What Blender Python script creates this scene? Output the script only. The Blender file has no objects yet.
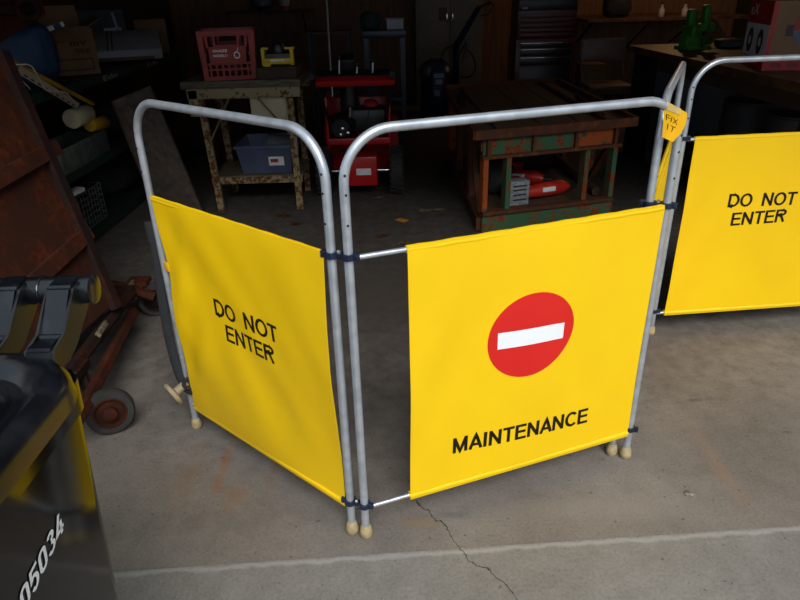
import bpy, bmesh, math, random
from mathutils import Vector as V, Matrix, noise
random.seed(7)
C = bpy.context.scene.collection
PI = math.pi

# ------------------------------------------------------------------ camera numbers (also used to lay things out in metres)
F_PX, PITCH, ROLL, CH = 636.0, 0.45524, -0.02698, 1.3176
cp, sp = math.cos(PITCH), math.sin(PITCH)
_R = V((1, 0, 0)); _U = V((0, sp, cp)); _F = V((0, cp, -sp))
CR = _R*math.cos(ROLL) + _U*math.sin(ROLL)
CU = -_R*math.sin(ROLL) + _U*math.cos(ROLL)
CO = V((0, 0, CH))
def _ray(px, py): return _F + CR*((px-400)/F_PX) - CU*((py-300)/F_PX)
def atz(px, py, z): d = _ray(px, py); return CO + d*((z-CH)/d.z)
def aty(px, py, y): d = _ray(px, py); return CO + d*(y/d.y)
def atx(px, py, x): d = _ray(px, py); return CO + d*(x/d.x)

# ------------------------------------------------------------------ materials
def _new(name):
    m = bpy.data.materials.new(name); m.use_nodes = True
    nt = m.node_tree; b = nt.nodes['Principled BSDF']
    return m, nt, b
def N(nt, t, **k):
    n = nt.nodes.new(t)
    for a, v in k.items(): setattr(n, a, v)
    return n
def ramp(nt, stops):
    r = N(nt, 'ShaderNodeValToRGB'); e = r.color_ramp.elements
    while len(e) < len(stops): e.new(.5)
    for i, (p, c) in enumerate(stops):
        e[i].position = p; e[i].color = (*c, 1) if len(c) == 3 else c
    return r
def mat(name, col, col2=None, scale=6, rough=.6, metal=0, bump=0, lo=.4, hi=.6, detail=6, spec=None, stretch=None, coat=0):
    m, nt, b = _new(name)
    b.inputs['Roughness'].default_value = rough; b.inputs['Metallic'].default_value = metal
    if spec is not None: b.inputs['Specular IOR Level'].default_value = spec
    b.inputs['Coat Weight'].default_value = coat
    tc = N(nt, 'ShaderNodeTexCoord'); no = N(nt, 'ShaderNodeTexNoise')
    no.inputs['Scale'].default_value = scale; no.inputs['Detail'].default_value = detail
    src = tc.outputs['Object']
    if stretch:
        mp = N(nt, 'ShaderNodeMapping'); mp.inputs['Scale'].default_value = stretch
        nt.links.new(src, mp.inputs[0]); src = mp.outputs[0]
    nt.links.new(src, no.inputs['Vector'])
    c2 = col2 or tuple(min(1, c*.8) for c in col)
    r = ramp(nt, [(lo, col), (hi, c2)])
    nt.links.new(no.outputs[0], r.inputs[0]); nt.links.new(r.outputs[0], b.inputs['Base Color'])
    if bump:
        bp = N(nt, 'ShaderNodeBump'); bp.inputs['Strength'].default_value = bump; bp.inputs['Distance'].default_value = .01
        nt.links.new(no.outputs[0], bp.inputs['Height']); nt.links.new(bp.outputs[0], b.inputs['Normal'])
    return m

def mat_chip(name, paint, rust, scale=9, lo=.5, hi=.54, rough=.7):
    """paint with rust patches and a fine speckle"""
    m, nt, b = _new(name); b.inputs['Roughness'].default_value = rough; b.inputs['Specular IOR Level'].default_value = .2
    tc = N(nt, 'ShaderNodeTexCoord')
    n1 = N(nt, 'ShaderNodeTexNoise'); n1.inputs['Scale'].default_value = scale; n1.inputs['Detail'].default_value = 8; n1.inputs['Roughness'].default_value = .7
    n2 = N(nt, 'ShaderNodeTexNoise'); n2.inputs['Scale'].default_value = scale*6; n2.inputs['Detail'].default_value = 4
    for n in (n1, n2): nt.links.new(tc.outputs['Object'], n.inputs['Vector'])
    r1 = ramp(nt, [(lo, (0, 0, 0)), (hi, (1, 1, 1))]); nt.links.new(n1.outputs[0], r1.inputs[0])
    r2 = ramp(nt, [(.35, tuple(c*.45 for c in rust)), (.65, rust)]); nt.links.new(n2.outputs[0], r2.inputs[0])
    mx = N(nt, 'ShaderNodeMixRGB'); mx.inputs[1].default_value = (*paint, 1)
    nt.links.new(r1.outputs[0], mx.inputs[0]); nt.links.new(r2.outputs[0], mx.inputs[2]); nt.links.new(mx.outputs[0], b.inputs['Base Color'])
    bp = N(nt, 'ShaderNodeBump'); bp.inputs['Strength'].default_value = .4; bp.inputs['Distance'].default_value = .004
    nt.links.new(n1.outputs[0], bp.inputs['Height']); nt.links.new(bp.outputs[0], b.inputs['Normal'])
    return m

def concrete(name, base, dark, stains_shade=True, crack=None, seam=None):
    m, nt, b = _new(name); L = nt.links.new
    b.inputs['Roughness'].default_value = .85
    tc = N(nt, 'ShaderNodeNewGeometry'); P = tc.outputs['Position']
    def noi(s, d=8, r=.6, st=None):
        n = N(nt, 'ShaderNodeTexNoise'); n.inputs['Scale'].default_value = s; n.inputs['Detail'].default_value = d; n.inputs['Roughness'].default_value = r
        if st:
            mp = N(nt, 'ShaderNodeMapping'); mp.inputs['Scale'].default_value = st; L(P, mp.inputs[0]); L(mp.outputs[0], n.inputs['Vector'])
        else: L(P, n.inputs['Vector'])
        return n
    n1 = noi(2.2); n2 = noi(16); n3 = noi(120, 3)
    r1 = ramp(nt, [(.3, dark), (.7, base)]); L(n1.outputs[0], r1.inputs[0])
    r2 = ramp(nt, [(.3, (.80, .80, .80)), (.65, (1, 1, 1))]); L(n2.outputs[0], r2.inputs[0])
    r3 = ramp(nt, [(.3, (.7, .7, .7)), (.6, (1, 1, 1))]); L(n3.outputs[0], r3.inputs[0])
    cur = r1.outputs[0]
    for r in (r2, r3):
        mx = N(nt, 'ShaderNodeMixRGB', blend_type='MULTIPLY'); mx.inputs[0].default_value = .8
        L(cur, mx.inputs[1]); L(r.outputs[0], mx.inputs[2]); cur = mx.outputs[0]
    n6 = noi(55, 2, .5); r6 = ramp(nt, [(.27, (.45, .42, .4)), (.31, (1, 1, 1))]); L(n6.outputs[0], r6.inputs[0])
    mx = N(nt, 'ShaderNodeMixRGB', blend_type='MULTIPLY'); mx.inputs[0].default_value = .8; L(cur, mx.inputs[1]); L(r6.outputs[0], mx.inputs[2]); cur = mx.outputs[0]
    def mixcol(cur, fac, col):
        mx = N(nt, 'ShaderNodeMixRGB'); L(fac, mx.inputs[0]); L(cur, mx.inputs[1]); mx.inputs[2].default_value = (*col, 1); return mx.outputs[0]
    def math_(op, a, bb=None, c=None):
        n = N(nt, 'ShaderNodeMath', operation=op)
        for i, x in enumerate((a, bb, c)):
            if x is None: continue
            if isinstance(x, (int, float)): n.inputs[i].default_value = x
            else: L(x, n.inputs[i])
        return n.outputs[0]
    sep = N(nt, 'ShaderNodeSeparateXYZ'); L(P, sep.inputs[0])
    if stains_shade:   # noisy-edged rust, oil and dirt blobs; wide dark ellipses paint in interior shade
        for (sx, sy, rx, ry, col, amt) in stains_shade:
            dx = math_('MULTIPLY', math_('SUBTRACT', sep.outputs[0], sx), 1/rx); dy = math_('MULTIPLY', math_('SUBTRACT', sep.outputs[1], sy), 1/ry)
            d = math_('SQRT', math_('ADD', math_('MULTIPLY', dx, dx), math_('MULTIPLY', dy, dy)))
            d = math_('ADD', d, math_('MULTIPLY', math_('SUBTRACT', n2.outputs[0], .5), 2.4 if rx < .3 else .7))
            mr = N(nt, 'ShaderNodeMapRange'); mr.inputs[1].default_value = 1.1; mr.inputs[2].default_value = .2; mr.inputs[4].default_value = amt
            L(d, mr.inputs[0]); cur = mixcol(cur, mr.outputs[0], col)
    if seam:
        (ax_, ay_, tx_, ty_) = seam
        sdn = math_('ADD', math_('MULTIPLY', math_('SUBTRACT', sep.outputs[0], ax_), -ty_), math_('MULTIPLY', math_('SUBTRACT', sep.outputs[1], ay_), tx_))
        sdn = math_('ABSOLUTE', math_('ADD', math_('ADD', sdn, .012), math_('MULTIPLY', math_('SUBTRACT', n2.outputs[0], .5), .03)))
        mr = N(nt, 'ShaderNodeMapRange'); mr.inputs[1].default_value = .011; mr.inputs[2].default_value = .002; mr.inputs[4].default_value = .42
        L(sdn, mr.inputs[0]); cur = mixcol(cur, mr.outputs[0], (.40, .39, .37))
    if crack:
        (x0, y0), (x1, y1) = crack
        n5 = noi(7, 5, .6)
        xx = math_('MULTIPLY_ADD', math_('SUBTRACT', sep.outputs[1], y0), (x1-x0)/(y1-y0), x0)
        dd = math_('ABSOLUTE', math_('ADD', math_('SUBTRACT', sep.outputs[0], xx), math_('MULTIPLY', math_('SUBTRACT', n5.outputs[0], .5), .16)))
        a = N(nt, 'ShaderNodeMapRange'); a.inputs[1].default_value = .0026; a.inputs[2].default_value = .0012; L(dd, a.inputs[0])
        g = math_('MULTIPLY', a.outputs[0], math_('LESS_THAN', sep.outputs[1], y0))
        cur = mixcol(cur, g, (.03, .028, .025))
    L(cur, b.inputs['Base Color'])
    bp = N(nt, 'ShaderNodeBump'); bp.inputs['Strength'].default_value = .25; bp.inputs['Distance'].default_value = .003
    L(n2.outputs[0], bp.inputs['Height']); L(bp.outputs[0], b.inputs['Normal'])
    return m

M = {}
M['steel'] = mat('galvanised_steel', (.60, .64, .69), (.46, .50, .55), 30, .33, .6, lo=.35, hi=.65)
M['rod'] = mat('bright_rod', (.75, .78, .82), (.6, .62, .66), 40, .3, .75)
M['rubber_tip'] = mat('beige_rubber', (.46, .36, .19), (.34, .26, .13), 60, .7)
M['clip'] = mat('navy_plastic', (.012, .02, .05), (.008, .012, .03), 20, .35)
M['chrome'] = mat('chrome', (.75, .76, .78), (.6, .62, .65), 30, .2, 1)
M['bolt'] = mat('zinc_bolt', (.7, .72, .74), (.5, .5, .5), 50, .3, .9)
M['banner'] = mat('yellow_vinyl', (.93, .60, .004), (.88, .54, .004), 3, .42, spec=.35, lo=.3, hi=.75)
M['black_ink'] = mat('black_ink', (.012, .009, .005), (.018, .013, .006), 40, .6, spec=.15)
M['red_ink'] = mat('red_ink', (.72, .018, .012), (.66, .014, .01), 4, .42)
M['white_ink'] = mat('white_ink', (.86, .88, .9), (.8, .82, .84), 5, .45)
M['yellow_tab'] = mat('yellow_tab', (.7, .42, .01), (.6, .35, .01), 20, .6)
M['tape'] = mat('orange_tape', (1, .56, .006), (.97, .48, .005), 15, .4)
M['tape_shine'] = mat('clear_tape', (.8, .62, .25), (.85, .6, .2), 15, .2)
M['webbing'] = mat('black_webbing', (.02, .022, .026), (.01, .011, .013), 80, .8, stretch=(1, 1, 4))
M['beige_plastic'] = mat('beige_plastic', (.40, .33, .22), (.3, .24, .15), 25, .6)
M['bin'] = mat('glossy_black_plastic', (.003, .003, .003), (.004, .004, .004), 4, .10, spec=.32)
M['bin_lid'] = mat('scuffed_black_plastic', (.004, .005, .007), (.02, .022, .026), 14, .24, spec=.55, lo=.55, hi=.85)
M['rust'] = mat_chip('rusty_steel', (.034, .010, .005), (.095, .020, .005), 7, .45, .62, .8)
M['rust_dark'] = mat_chip('dark_rust', (.013, .006, .0045), (.035, .010, .005), 8, .45, .6, .8)
M['rust_red'] = mat_chip('faded_red_rust', (.10, .022, .015), (.07, .028, .015), 4, .4, .6, .75)
M['tyre'] = mat('caster_tyre', (.018, .018, .018), (.035, .032, .03), 20, .85)
M['black'] = mat('black_metal', (.010, .010, .011), (.016, .016, .017), 12, .35)
M['dark'] = mat('dark_rubber', (.013, .013, .013), (.02, .02, .02), 30, .8)
M['gpaint'] = mat_chip('green_paint_rust', (.050, .125, .065), (.30, .065, .018), 16, .5, .55, .7)
M['opaint'] = mat_chip('orange_rust_paint', (.36, .075, .015), (.055, .1, .06), 16, .55, .6, .75)
M['bpaint'] = mat_chip('brown_rust_paint', (.09, .035, .02), (.22, .07, .025), 10, .5, .62, .75)
M['plywood_dirty'] = mat('dirty_boards', (.11, .062, .032), (.055, .032, .018), 5, .75, bump=.3, stretch=(6, 1, 1), lo=.3, hi=.7)
M['plank'] = mat('weathered_board', (.115, .082, .06), (.05, .038, .03), 9, .85, bump=.5, stretch=(3, 1, 3), lo=.3, hi=.7)
M['cream_wood'] = mat_chip('chipped_cream_paint', (.33, .27, .15), (.12, .05, .02), 22, .57, .62, .7)
M['cream_rust'] = mat_chip('rusting_cream_paint', (.30, .24, .13), (.16, .055, .018), 30, .46, .54, .7)
M['grey_wood'] = mat('grey_board', (.16, .13, .08), (.08, .06, .04), 12, .8, bump=.4, stretch=(1, 6, 6))
M['brown_wood'] = mat('brown_timber', (.085, .045, .025), (.05, .026, .015), 8, .8, bump=.3, stretch=(8, 8, 1))
M['block'] = mat('wood_block', (.075, .043, .025), (.04, .024, .015), 10, .8, bump=.3, stretch=(1, 8, 8))
M['crate'] = mat('red_crate_plastic', (.38, .035, .028), (.30, .025, .02), 8, .45)
M['tool_yellow'] = mat('tool_yellow', (.75, .52, .01), (.65, .43, .01), 20, .4)
M['tote'] = mat('blue_grey_tote', (.085, .10, .18), (.065, .08, .14), 8, .4)
M['grey_card'] = mat('grey_cardboard', (.16, .17, .17), (.12, .13, .13), 10, .8)
M['sticker_white'] = mat('sticker_white', (.8, .78, .8), (.7, .68, .7), 20, .5)
M['sticker_red'] = mat('sticker_red', (.35, .03, .03), (.28, .02, .03), 20, .5)
M['sb_red'] = mat('snowblower_red', (.50, .010, .010), (.42, .008, .008), 5, .3)
M['shelf_green'] = mat_chip('dark_green_steel', (.018, .04, .028), (.03, .022, .015), 9, .6, .68, .6)
M['blue_cloth'] = mat('blue_plastic', (.012, .045, .12), (.008, .03, .08), 7, .6)
M['card'] = mat('brown_cardboard', (.19, .10, .05), (.15, .08, .04), 7, .85)
M['card_dark'] = mat('box_print', (.05, .028, .016), (.04, .022, .012), 9, .85)
M['card_white'] = mat('pale_carton', (.40, .42, .47), (.34, .36, .41), 5, .7)
M['red_line'] = mat('red_line', (.12, .008, .01), (.1, .008, .01), 5, .7)
M['navy'] = mat('navy_carton', (.02, .03, .035), (.03, .04, .045), 5, .7)
M['cream'] = mat('cream_plastic', (.62, .54, .36), (.54, .46, .30), 12, .5)
M['spool_yellow'] = mat('spool_yellow', (.62, .33, .01), (.5, .26, .01), 12, .45)
M['cinder'] = mat('grey_block', (.10, .115, .10), (.065, .075, .065), 16, .9, bump=.6)
M['wire'] = mat('wire', (.35, .36, .36), (.28, .28, .28), 10, .4, .6)
M['paper_white'] = mat('paper_white', (.85, .82, .76), (.75, .72, .66), 10, .7)
M['cab_beige'] = mat('beige_cabinet_paint', (.16, .145, .115), (.135, .12, .096), 3, .5)
M['chest_red'] = mat('chest_red', (.12, .008, .010), (.10, .006, .008), 5, .35)
M['chest_black'] = mat('chest_black', (.012, .014, .017), (.009, .010, .012), 5, .35)
M['chair'] = mat('brown_chair_vinyl', (.22, .14, .12), (.18, .11, .095), 8, .45)
M['poster'] = mat('poster', (.10, .05, .045), (.08, .04, .035), 8, .6)
M['machine_blue'] = mat('machine_blue', (.010, .022, .055), (.008, .016, .04), 8, .35)
M['label_white'] = mat('label_pale_blue', (.20, .24, .30), (.16, .19, .24), 20, .5)
M['bench_top'] = mat('worn_bench_top', (.16, .07, .026), (.07, .03, .013), 9, .55, bump=.2, stretch=(3, 1, 1))
M['bench_blue'] = mat('dark_blue_cabinet', (.010, .016, .026), (.008, .012, .02), 5, .5)
M['drum_grey'] = mat('dull_grey', (.04, .04, .044), (.028, .028, .03), 6, .6)
M['vise'] = mat('green_vise_paint', (.05, .25, .018), (.035, .18, .012), 12, .45)
M['box_red'] = mat('carton_red', (.45, .02, .018), (.38, .015, .015), 4, .5)
M['box_tan'] = mat('carton_tan', (.26, .145, .07), (.23, .125, .06), 4, .7)
M['box_grey'] = mat('carton_grey', (.75, .74, .78), (.68, .67, .70), 4, .6)
M['box_ink'] = mat('carton_ink', (.03, .02, .025), (.05, .02, .02), 30, .5)
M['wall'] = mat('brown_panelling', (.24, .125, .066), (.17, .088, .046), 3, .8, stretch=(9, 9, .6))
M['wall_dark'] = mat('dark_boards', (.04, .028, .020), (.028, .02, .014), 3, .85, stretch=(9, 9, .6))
M['ceiling'] = mat('ceiling_boards', (.07, .06, .05), (.05, .045, .04), 3, .9)
M['siding'] = mat('outside_siding', (.45, .43, .4), (.4, .38, .36), 3, .8)
M['teal'] = mat('dark_teal_cloth', (.010, .035, .035), (.008, .025, .027), 9, .85)
M['leaf'] = mat('dry_leaf', (.16, .07, .028), (.09, .04, .018), 30, .8)
M['leaf_pale'] = mat('pale_dry_leaf', (.26, .19, .11), (.17, .11, .06), 30, .8)
M['leaf_yellow'] = mat('yellow_leaf', (.55, .27, .012), (.45, .2, .01), 30, .7)
M['brass'] = mat('glass_bottle', (.6, .6, .58), (.45, .45, .43), 20, .15)
M['tool_red'] = mat('tool_red', (.55, .03, .012), (.45, .02, .01), 14, .4)
M['silver_box'] = mat('silver_carton', (.32, .36, .38), (.2, .23, .26), 60, .4)
M['stone'] = mat('pebble', (.25, .23, .2), (.1, .09, .08), 60, .9)
M['bucket_yellow'] = mat('old_yellow', (.16, .10, .02), (.12, .075, .015), 7, .6)

# ------------------------------------------------------------------ mesh helpers
def fillet(pts, r, n=6):
    pts = [V(p) for p in pts]; out = [pts[0]]
    for i in range(1, len(pts)-1):
        a, b, c = pts[i-1], pts[i], pts[i+1]
        u = (a-b); w = (c-b); rr = min(r, u.length*.49, w.length*.49)
        p0 = b+u.normalized()*rr; p2 = b+w.normalized()*rr
        for k in range(n+1):
            t = k/n; out.append(p0*(1-t)**2 + b*2*t*(1-t) + p2*t*t)
    out.append(pts[-1]); return out
def arc_corner(pts, r, n=10):
    """true round corner (tube bend) for a right angle"""
    pts = [V(p) for p in pts]; out = [pts[0]]
    for i in range(1, len(pts)-1):
        a, b, c = pts[i-1], pts[i], pts[i+1]
        u = (a-b).normalized(); w = (c-b).normalized(); o = b+u*r+w*r
        for k in range(n+1):
            t = k/n*PI/2; out.append(o - w*r*math.cos(t) - u*r*math.sin(t))
    out.append(pts[-1]); return out

class MB:
    def __init__(s): s.bm = bmesh.new()
    def _xf(s, vs, loc, rot):
        if rot is not None:
            Rm = rot if isinstance(rot, Matrix) else Matrix.Rotation(rot[2], 3, 'Z') @ Matrix.Rotation(rot[1], 3, 'Y') @ Matrix.Rotation(rot[0], 3, 'X')
            for v in vs: v.co = Rm @ v.co
        for v in vs: v.co += V(loc)
    def box(s, loc, size, rot=None, bev=0, taper=1.0):
        r = bmesh.ops.create_cube(s.bm, size=1); vs = r['verts']
        for v in vs:
            k = taper if v.co.z < 0 else 1
            v.co = V((v.co.x*size[0]*k, v.co.y*size[1]*k, v.co.z*size[2]))
        if bev:
            es = list({e for v in vs for e in v.link_edges})
            rr = bmesh.ops.bevel(s.bm, geom=es, offset=bev, segments=2, affect='EDGES', profile=.5)
            vs = list({v for v in rr['verts']} | {v for v in vs if v.is_valid})
        s._xf(vs, loc, rot); return s
    def tube(s, pts, r, seg=12, cap=True, flat=None):
        pts = [V(p) for p in pts]; rings = []
        t0 = (pts[1]-pts[0]).normalized()
        up = V((0, 0, 1)) if abs(t0.z) < .9 else V((1, 0, 0))
        nrm = t0.cross(up).normalized()
        for i, p in enumerate(pts):
            if i == 0: t = pts[1]-pts[0]
            elif i == len(pts)-1: t = pts[-1]-pts[-2]
            else: t = (pts[i+1]-p).normalized()+(p-pts[i-1]).normalized()
            t.normalize(); nrm = (nrm - t*nrm.dot(t)).normalized(); bi = t.cross(nrm)
            ri = r[i] if isinstance(r, (list, tuple)) else r
            f = flat or 1
            rings.append([s.bm.verts.new(p + nrm*math.cos(2*PI*k/seg)*ri + bi*math.sin(2*PI*k/seg)*ri*f) for k in range(seg)])
        for a, b in zip(rings, rings[1:]):
            for k in range(seg): s.bm.faces.new((a[k], a[(k+1) % seg], b[(k+1) % seg], b[k]))
        if cap: s.bm.faces.new(rings[0][::-1]); s.bm.faces.new(rings[-1])
        return s
    def lathe(s, loc, prof, seg=24, axis=(0, 0, 1)):
        """prof: list of (radius, height) along axis"""
        q = V((0, 0, 1)).rotation_difference(V(axis).normalized()); rings = []
        for r, h in prof:
            rings.append([s.bm.verts.new(q @ V((max(r, 1e-4)*math.cos(2*PI*k/seg), max(r, 1e-4)*math.sin(2*PI*k/seg), h)) + V(loc)) for k in range(seg)])
        for a, b in zip(rings, rings[1:]):
            for k in range(seg): s.bm.faces.new((a[k], a[(k+1) % seg], b[(k+1) % seg], b[k]))
        s.bm.faces.new(rings[0][::-1]); s.bm.faces.new(rings[-1]); return s
    def torus(s, loc, R, r, axis=(0, 0, 1), seg=28, ms=10, a0=0, a1=2*PI):
        q = V((0, 0, 1)).rotation_difference(V(axis).normalized()); full = a1-a0 > 6.2
        n = seg if full else seg+1; rings = []
        for i in range(n):
            a = a0+(a1-a0)*i/seg
            rings.append([s.bm.verts.new(q @ V(((R+r*math.cos(2*PI*k/ms))*math.cos(a), (R+r*math.cos(2*PI*k/ms))*math.sin(a), r*math.sin(2*PI*k/ms))) + V(loc)) for k in range(ms)])
        for i in range(n if full else n-1):
            a, b = rings[i], rings[(i+1) % n]
            for k in range(ms): s.bm.faces.new((a[k], a[(k+1) % ms], b[(k+1) % ms], b[k]))
        if not full: s.bm.faces.new(rings[0][::-1]); s.bm.faces.new(rings[-1])
        return s
    def prism(s, pts, d):
        """extrude a 3D polygon by vector d"""
        d = V(d); a = [s.bm.verts.new(V(p)) for p in pts]; b = [s.bm.verts.new(V(p)+d) for p in pts]; n = len(a)
        s.bm.faces.new(a[::-1]); s.bm.faces.new(b)
        for k in range(n): s.bm.faces.new((a[k], a[(k+1) % n], b[(k+1) % n], b[k]))
        return s
    def grid(s, fn, nu, nv, thick=None):
        """fn(u,v)->(point, normal); closed slab when thick"""
        def layer(off): return [[s.bm.verts.new(fn(i/nu, j/nv)[0] + fn(i/nu, j/nv)[1]*off) for j in range(nv+1)] for i in range(nu+1)]
        A = layer(0)
        for i in range(nu):
            for j in range(nv): s.bm.faces.new((A[i][j], A[i+1][j], A[i+1][j+1], A[i][j+1]))
        if thick:
            B = layer(-thick)
            for i in range(nu):
                for j in range(nv): s.bm.faces.new((B[i][j+1], B[i+1][j+1], B[i+1][j], B[i][j]))
            for i in range(nu):
                s.bm.faces.new((A[i+1][0], A[i][0], B[i][0], B[i+1][0])); s.bm.faces.new((A[i][nv], A[i+1][nv], B[i+1][nv], B[i][nv]))
            for j in range(nv):
                s.bm.faces.new((A[0][j], A[0][j+1], B[0][j+1], B[0][j])); s.bm.faces.new((A[nu][j+1], A[nu][j], B[nu][j], B[nu][j+1]))
        return s
    def build(s, name, m, parent=None, local=False, smooth=True, label=None):
        """vertices are in world metres unless local; children are stored in their parent's frame"""
        bm = s.bm; bmesh.ops.recalc_face_normals(bm, faces=bm.faces)
        me = bpy.data.meshes.new(name); o = bpy.data.objects.new(name, me); C.objects.link(o)
        if parent is not None:
            o.parent = parent
            if not local: bm.transform(world(parent).inverted())
        bm.to_mesh(me); bm.free(); me.materials.append(M[m] if isinstance(m, str) else m)
        if smooth:
            for p in me.polygons: p.use_smooth = True
            me.set_sharp_from_angle(angle=math.radians(40))
        if label: o['label'] = label
        return o
def world(o):
    m = Matrix.LocRotScale(o.location, o.rotation_euler, o.scale)
    return world(o.parent) @ m if o.parent else m
def tag(o, label=None, cat=None, group=None, kind=None):
    if label: o['label'] = label
    if cat: o['category'] = cat
    if group: o['group'] = group
    if kind: o['kind'] = kind
    return o
def thing(name, label, cat, loc=(0, 0, 0), rz=0, group=None):
    o = bpy.data.objects.new(name, None); C.objects.link(o); o.empty_display_size = .1
    o.location = loc; o.rotation_euler = (0, 0, rz)
    return tag(o, label, cat, group)
def dup(o, parent=None):
    c = o.copy(); C.objects.link(c)
    if parent: c.parent = parent
    for ch in list(o.children): dup(ch, c)
    return c
def struct(o): return tag(o, kind='structure')
def B(*a, **k): return MB().box(*a, **k)
def T(*a, **k): return MB().tube(*a, **k)

FONT_CACHE = {}
def text_bm(body, bold=0.0, sub=True, spacing=1.0):
    """flat mesh of the lettering, unit box 0..1 x 0..1 per its own extents -> bm, w/h ratio"""
    cu = bpy.data.curves.new('t', 'FONT'); cu.body = body; cu.size = 1; cu.offset = bold; cu.resolution_u = 3; cu.space_character = spacing
    ob = bpy.data.objects.new('t', cu); C.objects.link(ob)
    dg = bpy.context.evaluated_depsgraph_get(); me = bpy.data.meshes.new_from_object(ob.evaluated_get(dg))
    bm = bmesh.new(); bm.from_mesh(me)
    bpy.data.objects.remove(ob); bpy.data.curves.remove(cu); bpy.data.meshes.remove(me)
    bmesh.ops.remove_doubles(bm, verts=bm.verts, dist=1e-4)
    xs = [v.co.x for v in bm.verts]; ys = [v.co.y for v in bm.verts]
    x0, x1, y0, y1 = min(xs), max(xs), min(ys), max(ys)
    for v in bm.verts: v.co = V(((v.co.x-x0)/(x1-x0), (v.co.y-y0)/(y1-y0), 0))
    return bm, (x1-x0)/(y1-y0)
def lettering(name, body, fn, m, parent, bold=.012, lift=.0012, label=None, spacing=1.0):
    """fn(u,v)->(point,normal); letters lie on the surface with a hair of thickness"""
    bm, _ = text_bm(body, bold, spacing=spacing)
    for v in bm.verts:
        p, n = fn(v.co.x, v.co.y); v.co = p + n*lift
    s = MB(); s.bm.free(); s.bm = bm
    return s.build(name, m, parent, smooth=False, label=label)
def _ell(cx, cy, rx, ry, a0, a1, n=22):
    return [(cx+rx*math.cos(math.radians(a0+(a1-a0)*k/n)), cy+ry*math.sin(math.radians(a0+(a1-a0)*k/n))) for k in range(n+1)]
def glyph(ch, t):
    """centre lines of a plain sans capital or digit: (width, [polylines])"""
    h = t/2; a, b = h, 1-h
    def G(w, *pl): return w, pl
    if ch == ' ': return G(.30)
    if ch == 'D': return G(.74, [(a, 0), (a, 1)], [(a, b), (.30, b)]+_ell(.30, .5, .40-h, .5-h, 90, -90)+[(.30, a), (a, a)])
    if ch == 'O': return G(.80, _ell(.38, .5, .38-h, .5-h+.005, 90, 450, 44))
    if ch == 'C': return G(.76, _ell(.38, .5, .38-h, .5-h+.005, 42, 318, 34))
    if ch == 'N': return G(.74, [(a, 0), (a, 1)], [(a*.9, 1-h*.6), (.66-h*.9, h*.6)], [(.66-h, 0), (.66-h, 1)])
    if ch == 'M': return G(.86, [(a, 0), (a, 1)], [(a*.95, 1-h*.3), (.385, h*.7), (.77-h*.95, 1-h*.3)], [(.77-h, 0), (.77-h, 1)])
    if ch == 'T': return G(.68, [(0, b), (.62, b)], [(.31, 0), (.31, b)])
    if ch == 'E': return G(.68, [(.60, b), (a, b), (a, a), (.61, a)], [(a, .52), (.57, .52)])
    if ch == 'F': return G(.64, [(.56, b), (a, b), (a, 0)], [(a, .52), (.50, .52)])
    if ch == 'R': return G(.74, [(a, 0), (a, 1)], [(a, b), (.40, b)]+_ell(.40, .74, .24-h*.6, .26-h, 90, -90, 14)+[(.40, .48+h), (a, .48+h)], [(.36, .50), (.66-h, 0)])
    if ch == 'A': return G(.72, [(h*.6, 0), (.34, 1-h*.5), (.68-h*.6, 0)], [(.14, .30), (.54, .30)])
    if ch == 'I': return G(.30, [(h+.02, 0), (h+.02, 1)])
    if ch == 'X': return G(.70, [(0, 0), (.6, 1)], [(0, 1), (.6, 0)])
    if ch == '0': return G(.56, [(.48-h, .25), (.48-h, .75)]+_ell(.24, .76, .24-h, .24-h, 0, 180, 12)+[(h, .25)]+_ell(.24, .24, .24-h, .24-h, 180, 360, 12))
    if ch == '5': return G(.56, [(.46, b), (.09, b), (h, .52), (.16, .59), (.24, .60)]+_ell(.24, .30, .24-h, .30-h*.3, 80, -150, 16))
    if ch == '3': return G(.56, _ell(.23, .76, .23-h, .24-h, 160, -90, 14), _ell(.23, .27, .25-h, .27-h, 90, -160, 14))
    if ch == '4': return G(.56, [(.50, .24), (h*.6, .24), (.30, 1)], [(.35, 0), (.35, .62)])
    return G(.5)
def strokes(name, body, fn, m, parent, t=.14, lift=.0009, label=None, slant=0.0, wobble=0.0):
    """lettering drawn as ribbons on the surface fn(u,v); fn maps 0..1"""
    x = 0; lines = []
    for ch in body:
        w, pls = glyph(ch, t)
        for pl in pls: lines.append([(x+p[0]+slant*p[1]+wobble*math.sin(x*7+p[1]*5), p[1]+wobble*math.cos(x*9)) for p in pl])
        x += w
    xs = [p[0] for l in lines for p in l]; x0, x1 = min(xs)-t/2, max(xs)+t/2
    s = MB()
    for l in lines:
        q = [V((*l[0], 0))]
        for p in l[1:]:
            p = V((*p, 0)); k = max(1, int((p-q[-1]).length/.25)); a = q[-1].copy()
            for i in range(1, k+1): q.append(a.lerp(p, i/k))
        closed = (q[0]-q[-1]).length < 1e-4; prev = None
        for i, p in enumerate(q):
            if closed and i in (0, len(q)-1): ta, tb = q[-1]-q[-2], q[1]-q[0]
            else: ta = p-q[max(0, i-1)] if i else q[1]-q[0]; tb = q[min(len(q)-1, i+1)]-p if i < len(q)-1 else ta
            ta = ta.normalized(); tb = tb.normalized(); tt = (ta+tb); tt = tt.normalized() if tt.length > .1 else ta
            nn = V((-tt.y, tt.x, 0)); k = min(1/max(.35, nn.dot(V((-ta.y, ta.x, 0)))), 2.2)*t/2
            pr = []
            for sg in (1, -1):
                c = p+nn*sg*k; P_, N_ = fn((c.x-x0)/(x1-x0), c.y); pr.append(s.bm.verts.new(P_+N_*lift))
            if prev: s.bm.faces.new((prev[0], prev[1], pr[1], pr[0]))
            prev = pr
    return s.build(name, m, parent, smooth=False, label=label)
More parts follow.
